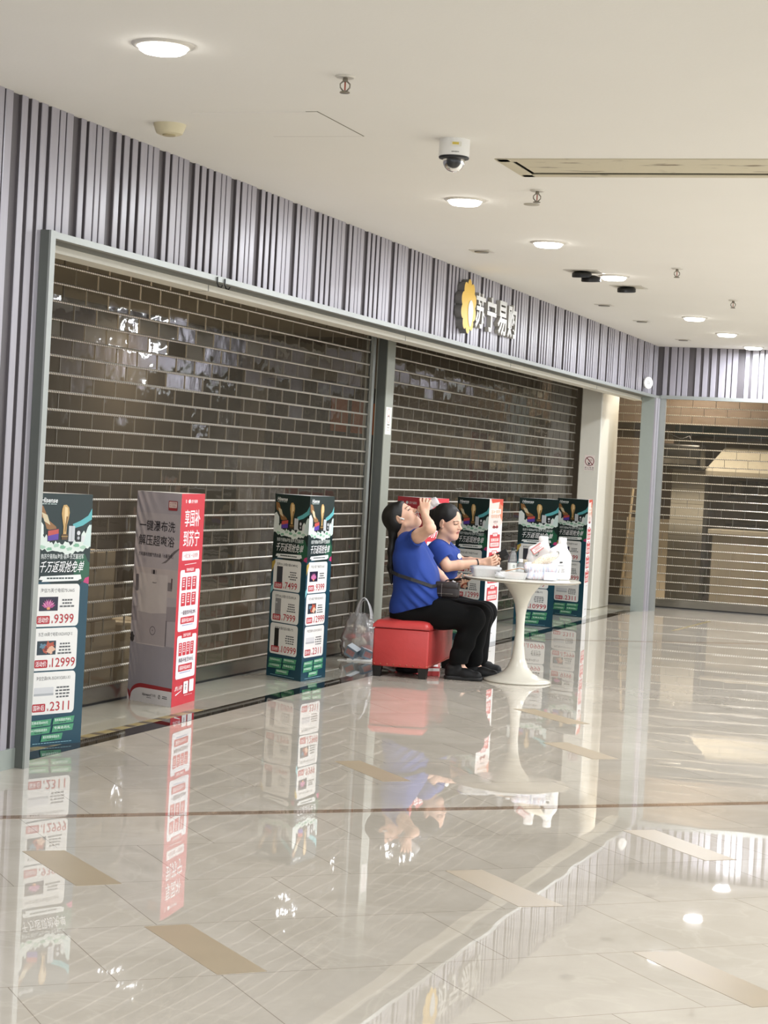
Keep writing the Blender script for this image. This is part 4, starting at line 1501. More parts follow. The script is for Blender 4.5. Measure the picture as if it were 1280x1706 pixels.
def head_xf(c, pitch, yaw=0.0, roll=0.0):
    return Matrix.Translation(c) @ Euler((roll, 0, yaw)).to_matrix().to_4x4() @ Matrix.Rotation(-pitch, 4, 'Y')
def head_into(F, T, k=0.012):
    R = np.array(T.to_3x3())
    p = lambda *a: np.array(T @ Vector(a))
    E_ = lambda c, r, k_=k, op='+', rot=None: F.ell(p(*c), r, R if rot is None else R @ np.array(rot.to_matrix()), k_, op)
    E_((-.012, 0, .035), (.098, .076, .092))
    E_((.032, 0, -.028), (.060, .063, .085), .03)
    E_((.030, 0, -.065), (.055, .052, .045), .02)
    F.cap(p(.066, -.012, -.093), p(.066, .012, -.093), .019, .019, .03)           # chin
    F.cap(p(-.005, -.055, -.062), p(.055, -.022, -.092), .016, .016, .03)         # jaw
    F.cap(p(-.005, .055, -.062), p(.055, .022, -.092), .016, .016, .03)
    for s_ in (-1, 1):
        E_((.058, s_ * .038, -.030), (.026, .024, .026), .02)                       # cheek
        E_((.092, s_ * .032, .012), (.016, .018, .012), .012, '-')                  # socket
        E_((.074, s_ * .032, .010), (.0135, .016, .0125), .006)                     # eyeball / lid
        F.cap(p(.086, s_ * .014, .028), p(.074, s_ * .048, .026), .007, .006, .012)  # brow
    F.cap(p(.084, 0, .020), p(.104, 0, -.016), .0075, .0105, .012)               # nose
    E_((.106, 0, -.020), (.0125, .0125, .010), .008)
    for s_ in (-1, 1):
        E_((.096, s_ * .012, -.023), (.011, .0075, .008), .005)
    E_((.087, 0, -.048), (.011, .022, .0065), .006)                               # upper lip
    E_((.085, 0, -.059), (.0105, .019, .007), .006)
    E_((.096, 0, -.0535), (.010, .022, .0018), .003, '-')
    for s_ in (-1, 1):
        er = Euler((0, .25, s_ * .45))
        E_((-.012, s_ * .079, -.002), (.019, .0100, .032), .008, '+', er)
        E_((-.008, s_ * .091, -.001), (.011, .006, .020), .006, '-', er)
        E_((-.008, s_ * .074, -.028), (.010, .007, .010), .006)
    return p
def head_paint(T):
    Ti = np.array(T.inverted())
    def f(C):
        q = C @ Ti[:3, :3].T + Ti[:3, 3]
        m = np.zeros(len(C), int)
        ay = np.abs(q[:, 1])
        m[(q[:, 0] > .078) & (q[:, 0] < .105) & (ay < .021 - .25 * np.abs(q[:, 2] + .053)) & (np.abs(q[:, 2] + .053) < .0105)] = 1
        m[(q[:, 0] > .06) & (q[:, 0] < .098) & (np.abs(ay - .032) < .017) & (np.abs(q[:, 2] - .0085 + .12 * np.abs(ay - .032)) < .0032)] = 2
        m[(q[:, 0] > .06) & (q[:, 0] < .098) & (np.abs(ay - .033) < .021) & (np.abs(q[:, 2] - .033 + .18 * np.abs(ay - .03)) < .0022)] = 3
        m[(np.abs(q[:, 0] - .099) < .006) & (np.abs(ay - .0075) < .0035) & (np.abs(q[:, 2] + .0305) < .003)] = 2
        return m
    return f

def hand_into(F, wrist, fwd, palm, side, curl=(.5, .6, .4), spread=.10, thumb=(0.6, 0.5), scale=1.0, fcurl=None):
    """wrist point, forward direction, palm-facing direction; side=+1 puts the thumb on the palm x fwd side"""
    f = Vector(fwd).normalized()
    n = Vector(palm)
    n = (n - f * n.dot(f)).normalized()
    t = n.cross(f).normalized() * side                                            # thumb side
    w = Vector(wrist)
    sc = scale
    at = lambda a, b, c: w + (f * a + t * b + n * c) * sc
    k = .006
    F.cap(w, at(.03, .004, 0), .024 * sc, .026 * sc, .012)
    for b in (.028, .010, -.009, -.027):
        F.cap(at(.022, b * .55, .0), at(.085, b, 0), .0145 * sc, .0115 * sc, .010)
    L = [(.040, .024, .019), (.044, .028, .021), (.041, .026, .020), (.032, .020, .018)]
    Rr = [.0092, .0095, .0090, .0080]
    for i, b in enumerate((.029, .010, -.009, -.027)):
        p = at(.085, b, 0)
        cu = curl if fcurl is None else fcurl[i]
        ang = 0.0
        for j in range(3):
            ang += cu[j]
            d = (f * math.cos(ang) + n * math.sin(ang) + t * (spread * (1.2 - .8 * i)) * (1 if j == 0 else .4)).normalized()
            q = p + d * L[i][j] * sc
            F.cap(p, q, (Rr[i] - .0007 * j) * sc, (Rr[i] - .0007 * (j + 1)) * sc, .0025 if j == 0 else .003)
            p = q
    p = at(.025, .020, .006)
    d = (f * .55 + t * .72 + n * .35 * thumb[0]).normalized()
    q = p + d * .042 * sc
    F.cap(p, q, .0145 * sc, .0112 * sc, .008)
    d2 = (f * .80 + t * .25 + n * thumb[1]).normalized()
    r_ = q + d2 * .030 * sc
    F.cap(q, r_, .0108 * sc, .0095 * sc, .003)
    d3 = (f * .85 + n * (thumb[1] + .25)).normalized()
    F.cap(r_, r_ + d3 * .022 * sc, .0095 * sc, .0075 * sc, .003)

def cloth_noise(amp, fr, seed, zdir=(1, 1, 1)):
    r = np.random.RandomState(seed)
    K = r.normal(size=(6, 3)) * np.array(fr)
    ph = r.uniform(0, 6.28, 6)
    D = r.normal(size=(6, 3))
    D /= np.linalg.norm(D, axis=1)[:, None]
    def f(V):
        o = V.copy()
        for i in range(6):
            o += amp / 2.5 * np.sin(V @ K[i] + ph[i])[:, None] * D[i] * np.array(zdir)
        return o
    return f

def shoe(parent, name, heel, toe, z0=0.0, tilt=0.0):
    """sneaker from heel to toe on the floor"""
    h, t = Vector((heel[0], heel[1], z0)), Vector((toe[0], toe[1], z0))
    L = (t - h).length
    d = (t - h).normalized()
    M = Matrix(((d.x, -d.y, 0, h.x), (d.y, d.x, 0, h.y), (0, 0, 1, h.z), (0, 0, 0, 1)))
    if tilt:
        M = M @ Matrix.Rotation(tilt, 4, 'Y')
    F = Field(0.004)
    s_ = L / .27
    F.cap((.038 * s_, 0, .050), (.035 * s_, 0, .075), .034, .036, .02)
    F.cap((.04 * s_, 0, .040), (.15 * s_, 0, .036), .036, .038, .02)
    F.cap((.10 * s_, 0, .060), (.17 * s_, 0, .045), .030, .028, .02)
    F.cap((.15 * s_, 0, .036), (.226 * s_, 0.004, .030), .042, .036, .02)
    F.cap((.06 * s_, 0, .08), (.085 * s_, 0, .10), .036, .036, .02)
    F.ell((.055 * s_, 0, .125), (.036, .028, .03), None, .006, '-')
    F.cut((0, 0, .012), (0, 0, -1))
    o = F.build(name, M_shoe, parent, mtx=M)
    G = Field(0.004)
    G.cap((.036 * s_, 0, .016), (.15 * s_, 0, .014), .042, .040, .01)
    G.cap((.15 * s_, 0, .014), (.226 * s_, .004, .018), .040, .043, .01)
    G.cut((0, 0, .001), (0, 0, -1)).cut((0, 0, .026), (0, 0, 1))
    G.build('sole', M_sole, o)
    lc = MB()
    for i in range(4):
        x = (.115 + .017 * i) * s_
        zz = .0905 - .0105 * i
        lc.tube([(x, -.022, zz - .008), (x + .004, 0, zz), (x, .022, zz - .008)], .0025, 5)
    lc.build('laces', M_black, o, smooth=60)
    return o

FACE_A = math.radians(-9)
# ------------------------------------------------------------------ woman drinking
P1 = thing('person', 'long-haired woman in a blue T-shirt on the ottoman, head tilted back drinking', 'person', (.28, 13.85, 0), FACE_A)
T1 = head_xf((-.150, -.002, 1.092), math.radians(44), math.radians(-6))
sR, eR, wR = np.array((-.085, -.155, .925)), np.array((.095, -.335, 1.04)), np.array((.022, -.100, 1.118))
sL, eL, wL = np.array((-.075, .165, .91)), np.array((.055, .225, .735)), np.array((.195, .03, .650))
B = Field(0.0034)
hp = head_into(B, T1)
B.chain([((-.105, 0, .90), .062), ((-.135, 0, 1.02), .054), ((-.150, 0, 1.075), .05)], .03)
B.cap((-.085, -.10, .82), (-.085, .10, .82), .105, None, .03)
B.cap((-.09, -.13, .915), (-.09, .13, .915), .055, None, .04)
B.cap((-.04, -.06, .66), (-.04, .06, .66), .135, None, .05)
B.cap((-.03, -.075, .50), (-.03, .075, .50), .125, None, .05)
B.chain([(sR, .048), ((sR * .45 + eR * .55), .046), (eR, .038)], .02)
B.chain([(eR, .039), (eR * .65 + wR * .35, .038), (wR, .026)], .012)
B.chain([(sL, .048), (eL, .037)], .02)
B.chain([(eL, .038), (eL * .6 + wL * .4, .036), (wL, .025)], .012)
for y, kn, an in ((-.09, (.40, -.10, .435), (.312, -.10, .095)), (.08, (.42, .06, .44), (.395, .08, .10))):
    B.chain([((-.03, y, .46), .085), (kn, .058)], .03)
    B.chain([(kn, .056), ((np.array(kn) * .6 + np.array(an) * .4) - np.array((.012, 0, 0)), .052), (an, .034)], .02)
    B.cap(an, (an[0] + .05, an[1], .055), .034, .03, .02)
BOT0, BOT1 = np.array((-.045, -.012, 1.142)), np.array((.085, -.035, 1.225))
bax = (BOT1 - BOT0) / np.linalg.norm(BOT1 - BOT0)
# right hand wraps round the cup from the near side
hand_into(B, wR, (-.08, .18, .95), (.10, 1.0, -.1), -1, thumb=(1.3, .9), scale=1.0, fcurl=[(.35, .95, .7), (.45, .95, .7), (.55, 1.0, .7), (.65, 1.0, .7)], spread=.16)
# left hand holds the phone from below
hand_into(B, wL, (.97, -.1, .06), (-.05, -.25, 1), 1, thumb=(1.1, .7), scale=1.0, fcurl=[(.25, .25, .2), (.45, .5, .4), (.6, .7, .5), (.7, .8, .6)])
B.build('body', [M_skin, M_lip, M_eye, M_brow], P1, paint=head_paint(T1))

SHT = Field(0.005)
SHT.cap(sR + np.array((.0, .02, -.01)), sR + (eR - sR) * .55, .074, .058, .02)
SHT.cut(sR + (eR - sR) * .44, eR - sR + np.array((.03, -.02, -.02)), .2)
SHT.cap(sR + (eR - sR) * .34, eR, .052, .050, .004, '-')
SHT.cap(sL, sL + (eL - sL) * .74, .070, .058, .02)
SHT.cut(sL + (eL - sL) * .66, eL - sL, .12)
SHT.cap(sL + (eL - sL) * .55, eL, .049, .047, .004, '-')
SHT.cap((-.078, -.105, .82), (-.078, .105, .82), .112, None, .03)
SHT.cap((-.098, -.130, .912), (-.098, .130, .912), .066, None, .05)
SHT.cap((-.105, -.04, .94), (-.105, .04, .94), .062, None, .04)
SHT.cap((-.030, -.075, .68), (-.030, .075, .68), .152, None, .06)
SHT.cap((-.010, -.085, .545), (-.010, .085, .545), .160, None, .06)
SHT.cap((-.06, -.085, .47), (-.06, .085, .47), .135, None, .05)
SHT.cap((.02, -.06, .76), (-.01, -.06, .86), .06, .05, .05)
SHT.cap((.02, .06, .76), (-.01, .06, .86), .06, .05, .05)
SHT.cap((-.112, 0, .96), (-.145, 0, 1.06), .066, .066, .006, '-')
SHT.cut((-.01, 0, .475), (.30, 0, -1.0))
fold = cloth_noise(.006, (14, 10, 9), 3)
def shirt_post(V):
    V = fold(V)
    # pull folds that run from the raised arm down to the front hem
    w = np.clip((.9 - V[:, 2]) / .35, 0, 1) * np.clip((V[:, 0] + .12) / .2, 0, 1) * np.clip(-V[:, 1] / .08, 0, 1)
    ph = (V[:, 0] * .80 + V[:, 2] * .60) * 90 + 3 * np.sin(V[:, 2] * 11)
    V[:, 1] -= w * .0085 * np.sin(ph) + w * .010 * np.abs(np.sin(ph * .5)) - w * .005
    return V
SHT.build('t_shirt', M_shirt, P1, post=shirt_post)

TR = Field(0.005)
TR.cap((-.07, -.085, .45), (-.07, .085, .45), .128, None, .05)
for y, kn, an in ((-.10, (.395, -.105, .43), (.310, -.105, .135)), (.08, (.42, .06, .435), (.392, .08, .13))):
    TR.chain([((-.03, y, .455), .112), ((.18, y, .445), .100), (kn, .083)], .05)
    TR.chain([(kn, .080), ((kn[0] * .5 + an[0] * .5 - .003, an[1], .27), .067), (an, .064)], .03)
    TR.cap((an[0], an[1], .16), (an[0] + .003, an[1], .085), .058, .058, .02)
    TR.cut((an[0], an[1], .105 if y < 0 else .08), (.12, 0, -1), .15)
    TR.cap((an[0], an[1], .15), (an[0] + .01, an[1], .05), .052, .052, .004, '-')
TR.cut((0, 0, .335), (0, 0, -1), None) if False else None
TR.build('trousers', M_trous, P1, post=cloth_noise(.005, (22, 18, 22), 5))
shoe(P1, 'shoe', (.222, -.11), (.488, -.125))
shoe(P1, 'shoe', (.315, .075), (.585, .07))
for (x, y, z) in ((.305, -.105, .075), (.392, .078, .075)):
    K = Field(.004)
    K.cap((x, y, z + .03), (x + .012, y, z - .01), .036, .038, .01)
    K.build('sock', M_sock, P1)
# hair: cap over the skull, tied into a long tail down the back
Rh = np.array(T1.to_3x3())
tp = lambda *a: np.array(T1 @ Vector(a))
HR = Field(0.004)
HR.ell(tp(-.026, 0, .042), (.106, .086, .099), Rh, .02)
HR.ell(tp(-.050, 0, .0), (.072, .078, .085), Rh, .03)
HR.ell(tp(.048, 0, .078), (.032, .055, .030), Rh, .02)
HR.ell(tp(.105, 0, -.025), (.085, .10, .098), Rh, .012, '-')                       # the face stays clear
for s_ in (-1, 1):
    HR.ell(tp(-.004, s_ * .098, -.012), (.032, .028, .042), Rh, .008, '-')
tail = [(tp(-.095, 0, -.02), .040), ((-.205, -.005, .97), .030), ((-.212, -.010, .86), .026), ((-.208, -.015, .74), .023), ((-.200, -.02, .63), .008)]
HR.chain(tail, .03)
HR.build('hair', M_hair, P1, post=cloth_noise(.003, (60, 60, 14), 9))
eb = MB()
eb.tube([tp(.004, -.084, -.006), tp(.012, -.090, -.012), tp(.020, -.088, -.030)], .0065, 8)
tag(eb.build('earbud', M_white, P1, smooth=60), 'white earbud')
wb = MB()
wdir = (wL - eL) / np.linalg.norm(wL - eL)
wb.tube([Vector(wL - wdir * .012), Vector(wL - wdir * .001)], .030, 18)
wb.build('wristband', M_black, P1, smooth=50)

# ------------------------------------------------------------------ woman with the phone
P2 = thing('person', 'woman in a blue T-shirt leaning on the white table, looking at her phone', 'person', (.46, 14.40, 0), FACE_A)
T2 = head_xf((.012, -.004, 1.064), math.radians(-9), math.radians(-22), math.radians(4))
sR2, eR2, wR2 = np.array((-.035, -.165, .865)), np.array((.045, -.205, .755)), np.array((.262, -.10, .790))
sL2, eL2, wL2 = np.array((-.02, .165, .86)), np.array((.10, .20, .775)), np.array((.285, .05, .792))
B = Field(0.0034)
head_into(B, T2)
B.chain([((-.035, 0, .87), .060), ((-.015, 0, .955), .047), ((-.004, 0, 1.03), .047)], .025)
B.cap((-.02, -.10, .80), (-.02, .10, .80), .098, None, .03)
B.cap((-.035, -.135, .862), (-.035, .135, .862), .050, None, .04)
B.cap((-.06, -.06, .64), (-.06, .06, .64), .115, None, .05)
B.cap((-.10, -.075, .48), (-.10, .075, .48), .115, None, .05)
B.chain([(sR2, .048), (eR2, .038)], .02)
B.chain([(eR2, .038), (eR2 * .62 + wR2 * .38, .037), (wR2, .026)], .012)
B.chain([(sL2, .048), (eL2, .038)], .02)
B.chain([(eL2, .038), (eL2 * .62 + wL2 * .38, .036), (wL2, .026)], .012)
for y, kn, an in ((-.09, (.30, -.10, .43), (.30, -.11, .095)), (.08, (.31, .07, .43), (.22, .10, .095))):
    B.chain([((-.10, y, .46), .085), (kn, .058)], .03)
    B.chain([(kn, .055), (an, .034)], .02)
    B.cap(an, (an[0] + .05, an[1], .055), .034, .03, .02)
hand_into(B, wR2, (.93, .10, .18), (.1, .85, .45), 1, curl=(.45, .75, .5), thumb=(.9, .6))
hand_into(B, wL2, (.93, -.15, .12), (.0, -.8, .5), -1, curl=(.55, .75, .5), thumb=(.8, .6))
B.build('body', [M_skin, M_lip, M_eye, M_brow], P2, paint=head_paint(T2))
SHT = Field(0.005)
SHT.cap(sR2, sR2 + (eR2 - sR2) * .85, .070, .060, .04)
SHT.cut(sR2 + (eR2 - sR2) * .70, (eR2 - sR2) + np.array((.05, 0, .02)), .2)
SHT.cap(sR2 + (eR2 - sR2) * .6, eR2 + (eR2 - sR2) * .2, .050, .048, .004, '-')
SHT.cap(sL2, sL2 + (eL2 - sL2) * .8, .070, .060, .04)
SHT.cut(sL2 + (eL2 - sL2) * .70, (eL2 - sL2) + np.array((.04, 0, .02)), .12)
SHT.cap(sL2 + (eL2 - sL2) * .6, eL2 + (eL2 - sL2) * .2, .050, .048, .004, '-')
SHT.cap((-.022, -.10, .80), (-.022, .10, .80), .112, None, .03)
SHT.cap((.03, -.05, .79), (.03, .05, .79), .088, None, .04)
SHT.cap((-.042, -.135, .858), (-.042, .135, .858), .062, None, .05)
SHT.cap((-.04, -.04, .885), (-.04, .04, .885), .058, None, .04)
SHT.cap((-.05, -.07, .65), (-.05, .07, .65), .135, None, .06)
SHT.cap((-.09, -.08, .52), (-.09, .08, .52), .14, None, .06)
SHT.cap((-.028, 0, .895), (.0, 0, 1.02), .064, .066, .006, '-')
SHT.cap((.02, 0, .905), (.09, 0, .90), .030, .02, .006, '-')
SHT.cut((-.06, 0, .44), (.1, 0, -1))
SHT.build('t_shirt', M_shirt, P2, post=cloth_noise(.006, (16, 12, 12), 13))
bd = MB()
bd.lathe([(.019, 0), (.019, .003), (.001, .004)], 20, M=Matrix.Translation((.117, -.097, .830)) @ Euler((0, math.radians(82), math.radians(-40))).to_matrix().to_4x4())
tag(bd.build('badge', M_white, P2, smooth=40), 'round white badge')
TR = Field(0.005)
TR.cap((-.10, -.08, .45), (-.10, .08, .45), .125, None, .05)
for y, kn, an in ((-.09, (.30, -.10, .425), (.30, -.11, .12)), (.08, (.31, .07, .425), (.22, .10, .12))):
    TR.chain([((-.10, y, .455), .105), (kn, .080)], .05)
    TR.chain([(kn, .080), (an, .066)], .03)
    TR.cap((an[0], an[1], .12), (an[0], an[1], .08), .062, .062, .02)
    TR.cut((an[0], an[1], .075), (0, 0, -1), .12)
    TR.cap((an[0], an[1], .14), (an[0], an[1], .05), .052, .052, .004, '-')
TR.build('trousers', M_trous, P2, post=cloth_noise(.005, (22, 18, 22), 6))
shoe(P2, 'shoe', (.215, -.115), (.475, -.12))
shoe(P2, 'shoe', (.135, .10), (.395, .11))
Rh = np.array(T2.to_3x3())
tq = lambda *a: np.array(T2 @ Vector(a))
HR = Field(0.004)
HR.ell(tq(-.024, 0, .045), (.106, .085, .097), Rh, .02)
HR.ell(tq(-.055, 0, .0), (.072, .076, .080), Rh, .03)
HR.ell(tq(.110, 0, -.030), (.080, .098, .108), Rh, .012, '-')
HR.ell(tq(.085, 0, .05), (.03, .016, .055), Rh, .02, '-')
for s_ in (-1, 1):
    HR.ell(tq(-.004, s_ * .096, -.010), (.034, .030, .044), Rh, .008, '-')
HR.cap(tq(-.105, 0, .05), tq(-.150, 0, .035), .030, .034, .02)
HR.cap(tq(-.150, 0, .03), tq(-.155, 0, -.06), .030, .016, .02)
HR.build('hair', M_hair, P2, post=cloth_noise(.0025, (60, 60, 14), 19))
wd2 = (wR2 - eR2) / np.linalg.norm(wR2 - eR2)
wb = MB()
wb.tube([Vector(wR2 - wd2 * .020), Vector(wR2 - wd2 * .010)], .0315, 18)
wb.build('wristband', M_black, P2, smooth=50)

# ------------------------------------------------------------------ what they hold
M_glass = mat('phone_glass', '#0e1116', 0.08, var=0.02, coat=.5)
def to_world(P, p):
    return P.matrix_world @ Vector(p)
bpy.context.view_layer.update()
def phone(P, p, rot, lab, screen):
    r = thing('phone', lab, 'phone', to_world(P, p))
    r.rotation_euler = (Matrix.Rotation(FACE_A, 3, 'Z') @ Euler(rot).to_matrix()).to_euler()
    MB().rbox((-.075, -.036, -.004), (.075, .036, .004), .0035).build('case', M_black, r, smooth=40)
    MB().box((-.072, -.033, .004), (.072, .033, .0046)).build('screen', screen, r)
    MB().rbox((.035, .008, -.006), (.068, .030, -.004), .001, seg=1).build('camera_bump', M_glass, r)
phone(P1, (.275, .005, .687), (math.radians(-12), math.radians(-10), math.radians(-5)), 'phone lying in the left hand of the woman who is drinking', M_glass)
phone(P2, (.395, -.01, .835), (math.radians(-75), math.radians(-28), math.radians(-8)), 'dark phone held above the table by the woman at the back', mat('lit_screen', '#20303f', 0.1, emis=((.25, .35, .5), .25)))
# soft clear cup held to the mouth
M_film = sheet_mat('clear_plastic', '#f8fafa', 0.68, 0.08, '#ffffff', bump=.25, bscale=40)
r = thing('plastic_bottle', 'clear plastic bottle held to the mouth of the woman in front', 'bottle', to_world(P1, BOT0))
zax = Vector(bax)
zw = (Matrix.Rotation(FACE_A, 3, 'Z') @ zax).normalized()
r.rotation_mode = 'QUATERNION'
r.rotation_quaternion = zw.to_track_quat('Z', 'Y')
MB().lathe([(.012, 0), (.012, .022), (.014, .026), (.029, .062), (.032, .075), (.030, .09), (.032, .10), (.030, .115), (.032, .125), (.032, .155), (.028, .165), (.001, .160)], 28, caps=False).build('bottle_body', M_film, r, smooth=50)
MB().lathe([(.0322, .085), (.0326, .087), (.0326, .118), (.0322, .12)], 28, caps=False).build('label', mat('pale_label', '#e5e3e3', .4, var=.1), r, smooth=50)
MB().lathe([(.0145, .012), (.0145, .018), (.0125, .018), (.0125, .012)], 20, caps=False).build('neck_ring', M_white, r, smooth=50)
# cross-body bag
M_bagl = mat('dark_bag_leather', '#2a2424', 0.38, var=0.15, bump=.1, bscale=60)
r = thing('crossbody_bag', 'small dark leather bag in the lap of the drinking woman', 'bag', to_world(P1, (.205, -.095, .560)), FACE_A + math.radians(-6))
bb = MB()
bb.rbox((-.085, -.035, 0), (.085, .035, .105), .022)
bb.build('bag_body', M_bagl, r, smooth=60)
MB().rbox((-.088, -.040, .060), (.088, .040, .112), .02).build('flap', M_bagl, r, smooth=60)
MB().tube([(-.06, -.041, .03), (.05, -.041, .03)], .003, 6).build('zip', M_chrome, r, smooth=50)
MB().tube([(-.03, -.043, .10), (-.03, -.046, .05), (-.03, -.043, .01)], .005, 6, flat=.4).build('trim', mat('grey_trim', '#6f6866', .4), r, smooth=50)
MB().tube([(-.085 + .0, .0, .085), (-.10, -.005, .105), (-.108, -.015, .098), (-.10, -.02, .085), (-.09, -.01, .08)], .004, 6, closed=True).build('clasp', M_chrome, r, smooth=50)
iv = (Matrix.Translation(to_world(P1, (.205, -.095, .560))) @ Matrix.Rotation(FACE_A + math.radians(-6), 4, 'Z')).inverted()
sp = [(-.196, .05, .755), (-.196, -.07, .735), (-.176, -.160, .72), (-.120, -.216, .703), (-.03, -.241, .682), (.05, -.220, .658), (.10, -.178, .638), (.122, -.13, .640)]
rings = []
for i, q in enumerate(sp):
    q = Vector(q)
    t = (Vector(sp[min(i + 1, len(sp) - 1)]) - Vector(sp[max(i - 1, 0)])).normalized()
    o_ = Vector((q.x + .03, q.y + (.075 if q.y < -.075 else -q.y), 0)).normalized()
    w_ = t.cross(o_).normalized() * .0115
    rings.append([iv @ to_world(P1, q + w_ * a + o_ * c) for a, c in ((-1, .004), (1, .004), (1, .013), (-1, .013))])
MB().loft(rings).build('strap', mat('strap_black', '#26262a', .6, bump=.2, bscale=120), r)
cu_ = MB()
cu_.tube([(.01, -.02, .12), (.03, -.045, .115), (.05, -.05, .095), (.062, -.048, .06)], .006, 8)
o = cu_.build('tissue', M_white, smooth=60, mtx=Matrix.Translation(to_world(P1, (.225, -.03, .555))) @ Matrix.Rotation(FACE_A, 4, 'Z'))
tag(o, 'twist of white tissue under the phone of the drinking woman', 'tissue')
# ================================================================== OTTOMAN, TABLE AND WHAT STANDS ABOUT
M_red = mat('red_leather', '#bb3d3b', 0.34, var=0.06, scale=20, bump=.12, bscale=28)
M_leg = mat('black_wood', '#161412', 0.4)
r = thing('ottoman', 'red leather storage ottoman with studs and black feet that both women sit on', 'ottoman', (.262, 14.06, 0), math.radians(-12))
hx, hy = .195, .475
MB().rbox((-hx, -hy, .072), (hx, hy, .335), .012).build('box', M_red, r, smooth=50)
ld = Field(.006)
def lid_mesh():
    mb = MB()
    bm = bmesh.new()
    nx, ny = 20, 36
    top = []
    for j in range(ny + 1):
        for i in range(nx + 1):
            x, y = -1 + 2 * i / nx, -1 + 2 * j / ny
            e = max(0.0, 1 - max(abs(x) ** 7, abs(y) ** 12))
            z = .360 + .030 * e ** .35 + .016 * (1 - x * x) * (1 - y ** 4)
            z -= .012 * math.exp(-((x / .08) ** 2)) * (1 - y * y) * .4
            # pressed in under the sitters
            top.append((x * (hx + .004), y * (hy + .004), z))
    mb.add(top, [(j * (nx + 1) + i, j * (nx + 1) + i + 1, (j + 1) * (nx + 1) + i + 1, (j + 1) * (nx + 1) + i) for j in range(ny) for i in range(nx)])
    ring = [i for i in range(nx + 1)] + [(j + 1) * (nx + 1) + nx for j in range(ny)] + [ny * (nx + 1) + nx - 1 - i for i in range(nx)] + [(ny - 1 - j) * (nx + 1) for j in range(ny - 1)]
    k = len(mb.v)
    mb.v += [(mb.v[q][0], mb.v[q][1], .338) for q in ring]
    n = len(ring)
    for i in range(n):
        j = (i + 1) % n
        mb.f.append([ring[j], ring[i], k + i, k + j])
        mb.m.append(0)
    mb.f.append([k + n - 1 - i for i in range(n)])
    mb.m.append(0)
    return mb
lid_mesh().build('lid', M_red, r, smooth=50)
MB().tube([(-hx - .004, -hy - .004, .340), (hx + .004, -hy - .004, .340), (hx + .004, hy + .004, .340), (-hx - .004, hy + .004, .340)], .0035, 6, closed=True).build('piping', mat('red_piping', '#8a2424', .4), r)
for (x, y) in ((-1, -1), (1, -1), (1, 1), (-1, 1)):
    cx, cy = x * (hx - .035), y * (hy - .035)
    MB().loft([[(cx + a * .024, cy + b * .024, 0) for a, b in ((-1, -1), (1, -1), (1, 1), (-1, 1))], [(cx + a * .033, cy + b * .033, .073) for a, b in ((-1, -1), (1, -1), (1, 1), (-1, 1))]]).build('leg', M_leg, r)
stud = MB().lathe([(.006, 0), (.005, .0025), (.001, .004)], 10)
first = None
M_stud = mat('stud_bronze', '#a85a44', .3, .5)
spots = [(-hx + .015 + .0457 * i, -hy, 'S') for i in range(9)] + [(hx, -hy + .02 + .049 * i, 'E') for i in range(20)]
for (x, y, s_) in spots:
    M = Matrix.Translation((x, y, .088)) @ (Matrix.Rotation(PI / 2, 4, 'X') if s_ == 'S' else Matrix.Rotation(PI / 2, 4, 'Y'))
    if first is None:
        first = stud.build('stud', M_stud, r, smooth=60, mtx=M)
    else:
        c = first.copy()
        COL.objects.link(c)
        c.parent = r
        c.matrix_basis = M

M_tab = mat('table_white_lacquer', '#d6d2c5', 0.18, var=0.02)
TX, TY, TZ = .990, 13.78, .72
r = thing('tulip_table', 'round white pedestal table with a flared foot, cluttered with bottles', 'table', (TX, TY, 0))
MB().lathe([(.232, .001), (.235, .006), (.232, .014), (.20, .024), (.15, .040), (.105, .066), (.072, .105), (.048, .165), (.036, .25), (.031, .34), (.030, .40), (.034, .47), (.046, .54), (.070, .60), (.105, .65), (.140, .69), (.148, .698)], 64).build('pedestal', M_tab, r, smooth=60)
MB().lathe([(.148, .698), (.385, .702), (.402, .709), (.405, .714), (.401, .72), (.001, .72)], 72, caps=False).build('table_top', M_tab, r, smooth=40)
MB().lathe([(.4035, .7085), (.4058, .711), (.4058, .7155), (.404, .7175)], 72, caps=False).build('edge_band', mat('worn_edge', '#8d8576', .5, var=.4, scale=14), r, smooth=40)

def on_table(dx, dy):
    return (TX + dx, TY + dy, TZ)
M_clear = sheet_mat('clear_pet', '#f8fafa', 0.22, 0.05, '#eef1f1', bump=.12, bscale=35)
M_milky = sheet_mat('milky_plastic', '#f8f6f0', 0.75, 0.12, '#ffffff', bump=.3, bscale=45)
# water bottle
r = thing('water_bottle', 'tall clear water bottle with a dark cap on the table', 'bottle', on_table(-.068, .13))
MB().lathe([(.029, 0), (.032, .006), (.0325, .08), (.0325, .112), (.031, .125), (.024, .158), (.015, .182), (.0125, .186), (.0125, .196)], 32, caps=False).build('bottle_body', M_clear, r, smooth=50)
MB().lathe([(.0332, .022), (.0332, .100)], 32, caps=False).build('label', mat('label_white', '#eef0ea', .35, var=.02), r, smooth=50)
MB().lathe([(.0334, .022), (.0334, .040)], 32, caps=False).build('label_band', mat('label_green', '#2c5a3c', .35), r, smooth=50)
MB().lathe([(.0138, .186), (.0145, .188), (.0145, .203), (.012, .205), (.001, .205)], 20, caps=False).build('cap', mat('cap_dark', '#2a3530', .4), r, smooth=40)
g = Print(.022, .022)
g.lines(0, 0, 1, 1, 4, '#6b7a70', 4, words=3)
g.done('print', r, Matrix.Translation((-.002, -.0338, .065)))
r = thing('small_bottle', 'small clear bottle with a white cap beside the water bottle', 'bottle', on_table(-.012, .115))
MB().lathe([(.024, 0), (.026, .005), (.026, .085), (.023, .098), (.0135, .104), (.0135, .112)], 28, caps=False).build('bottle_body', sheet_mat('milky_bottle', '#f5f5f2', .35, .08, '#f2f2ee', bump=.1), r, smooth=50)
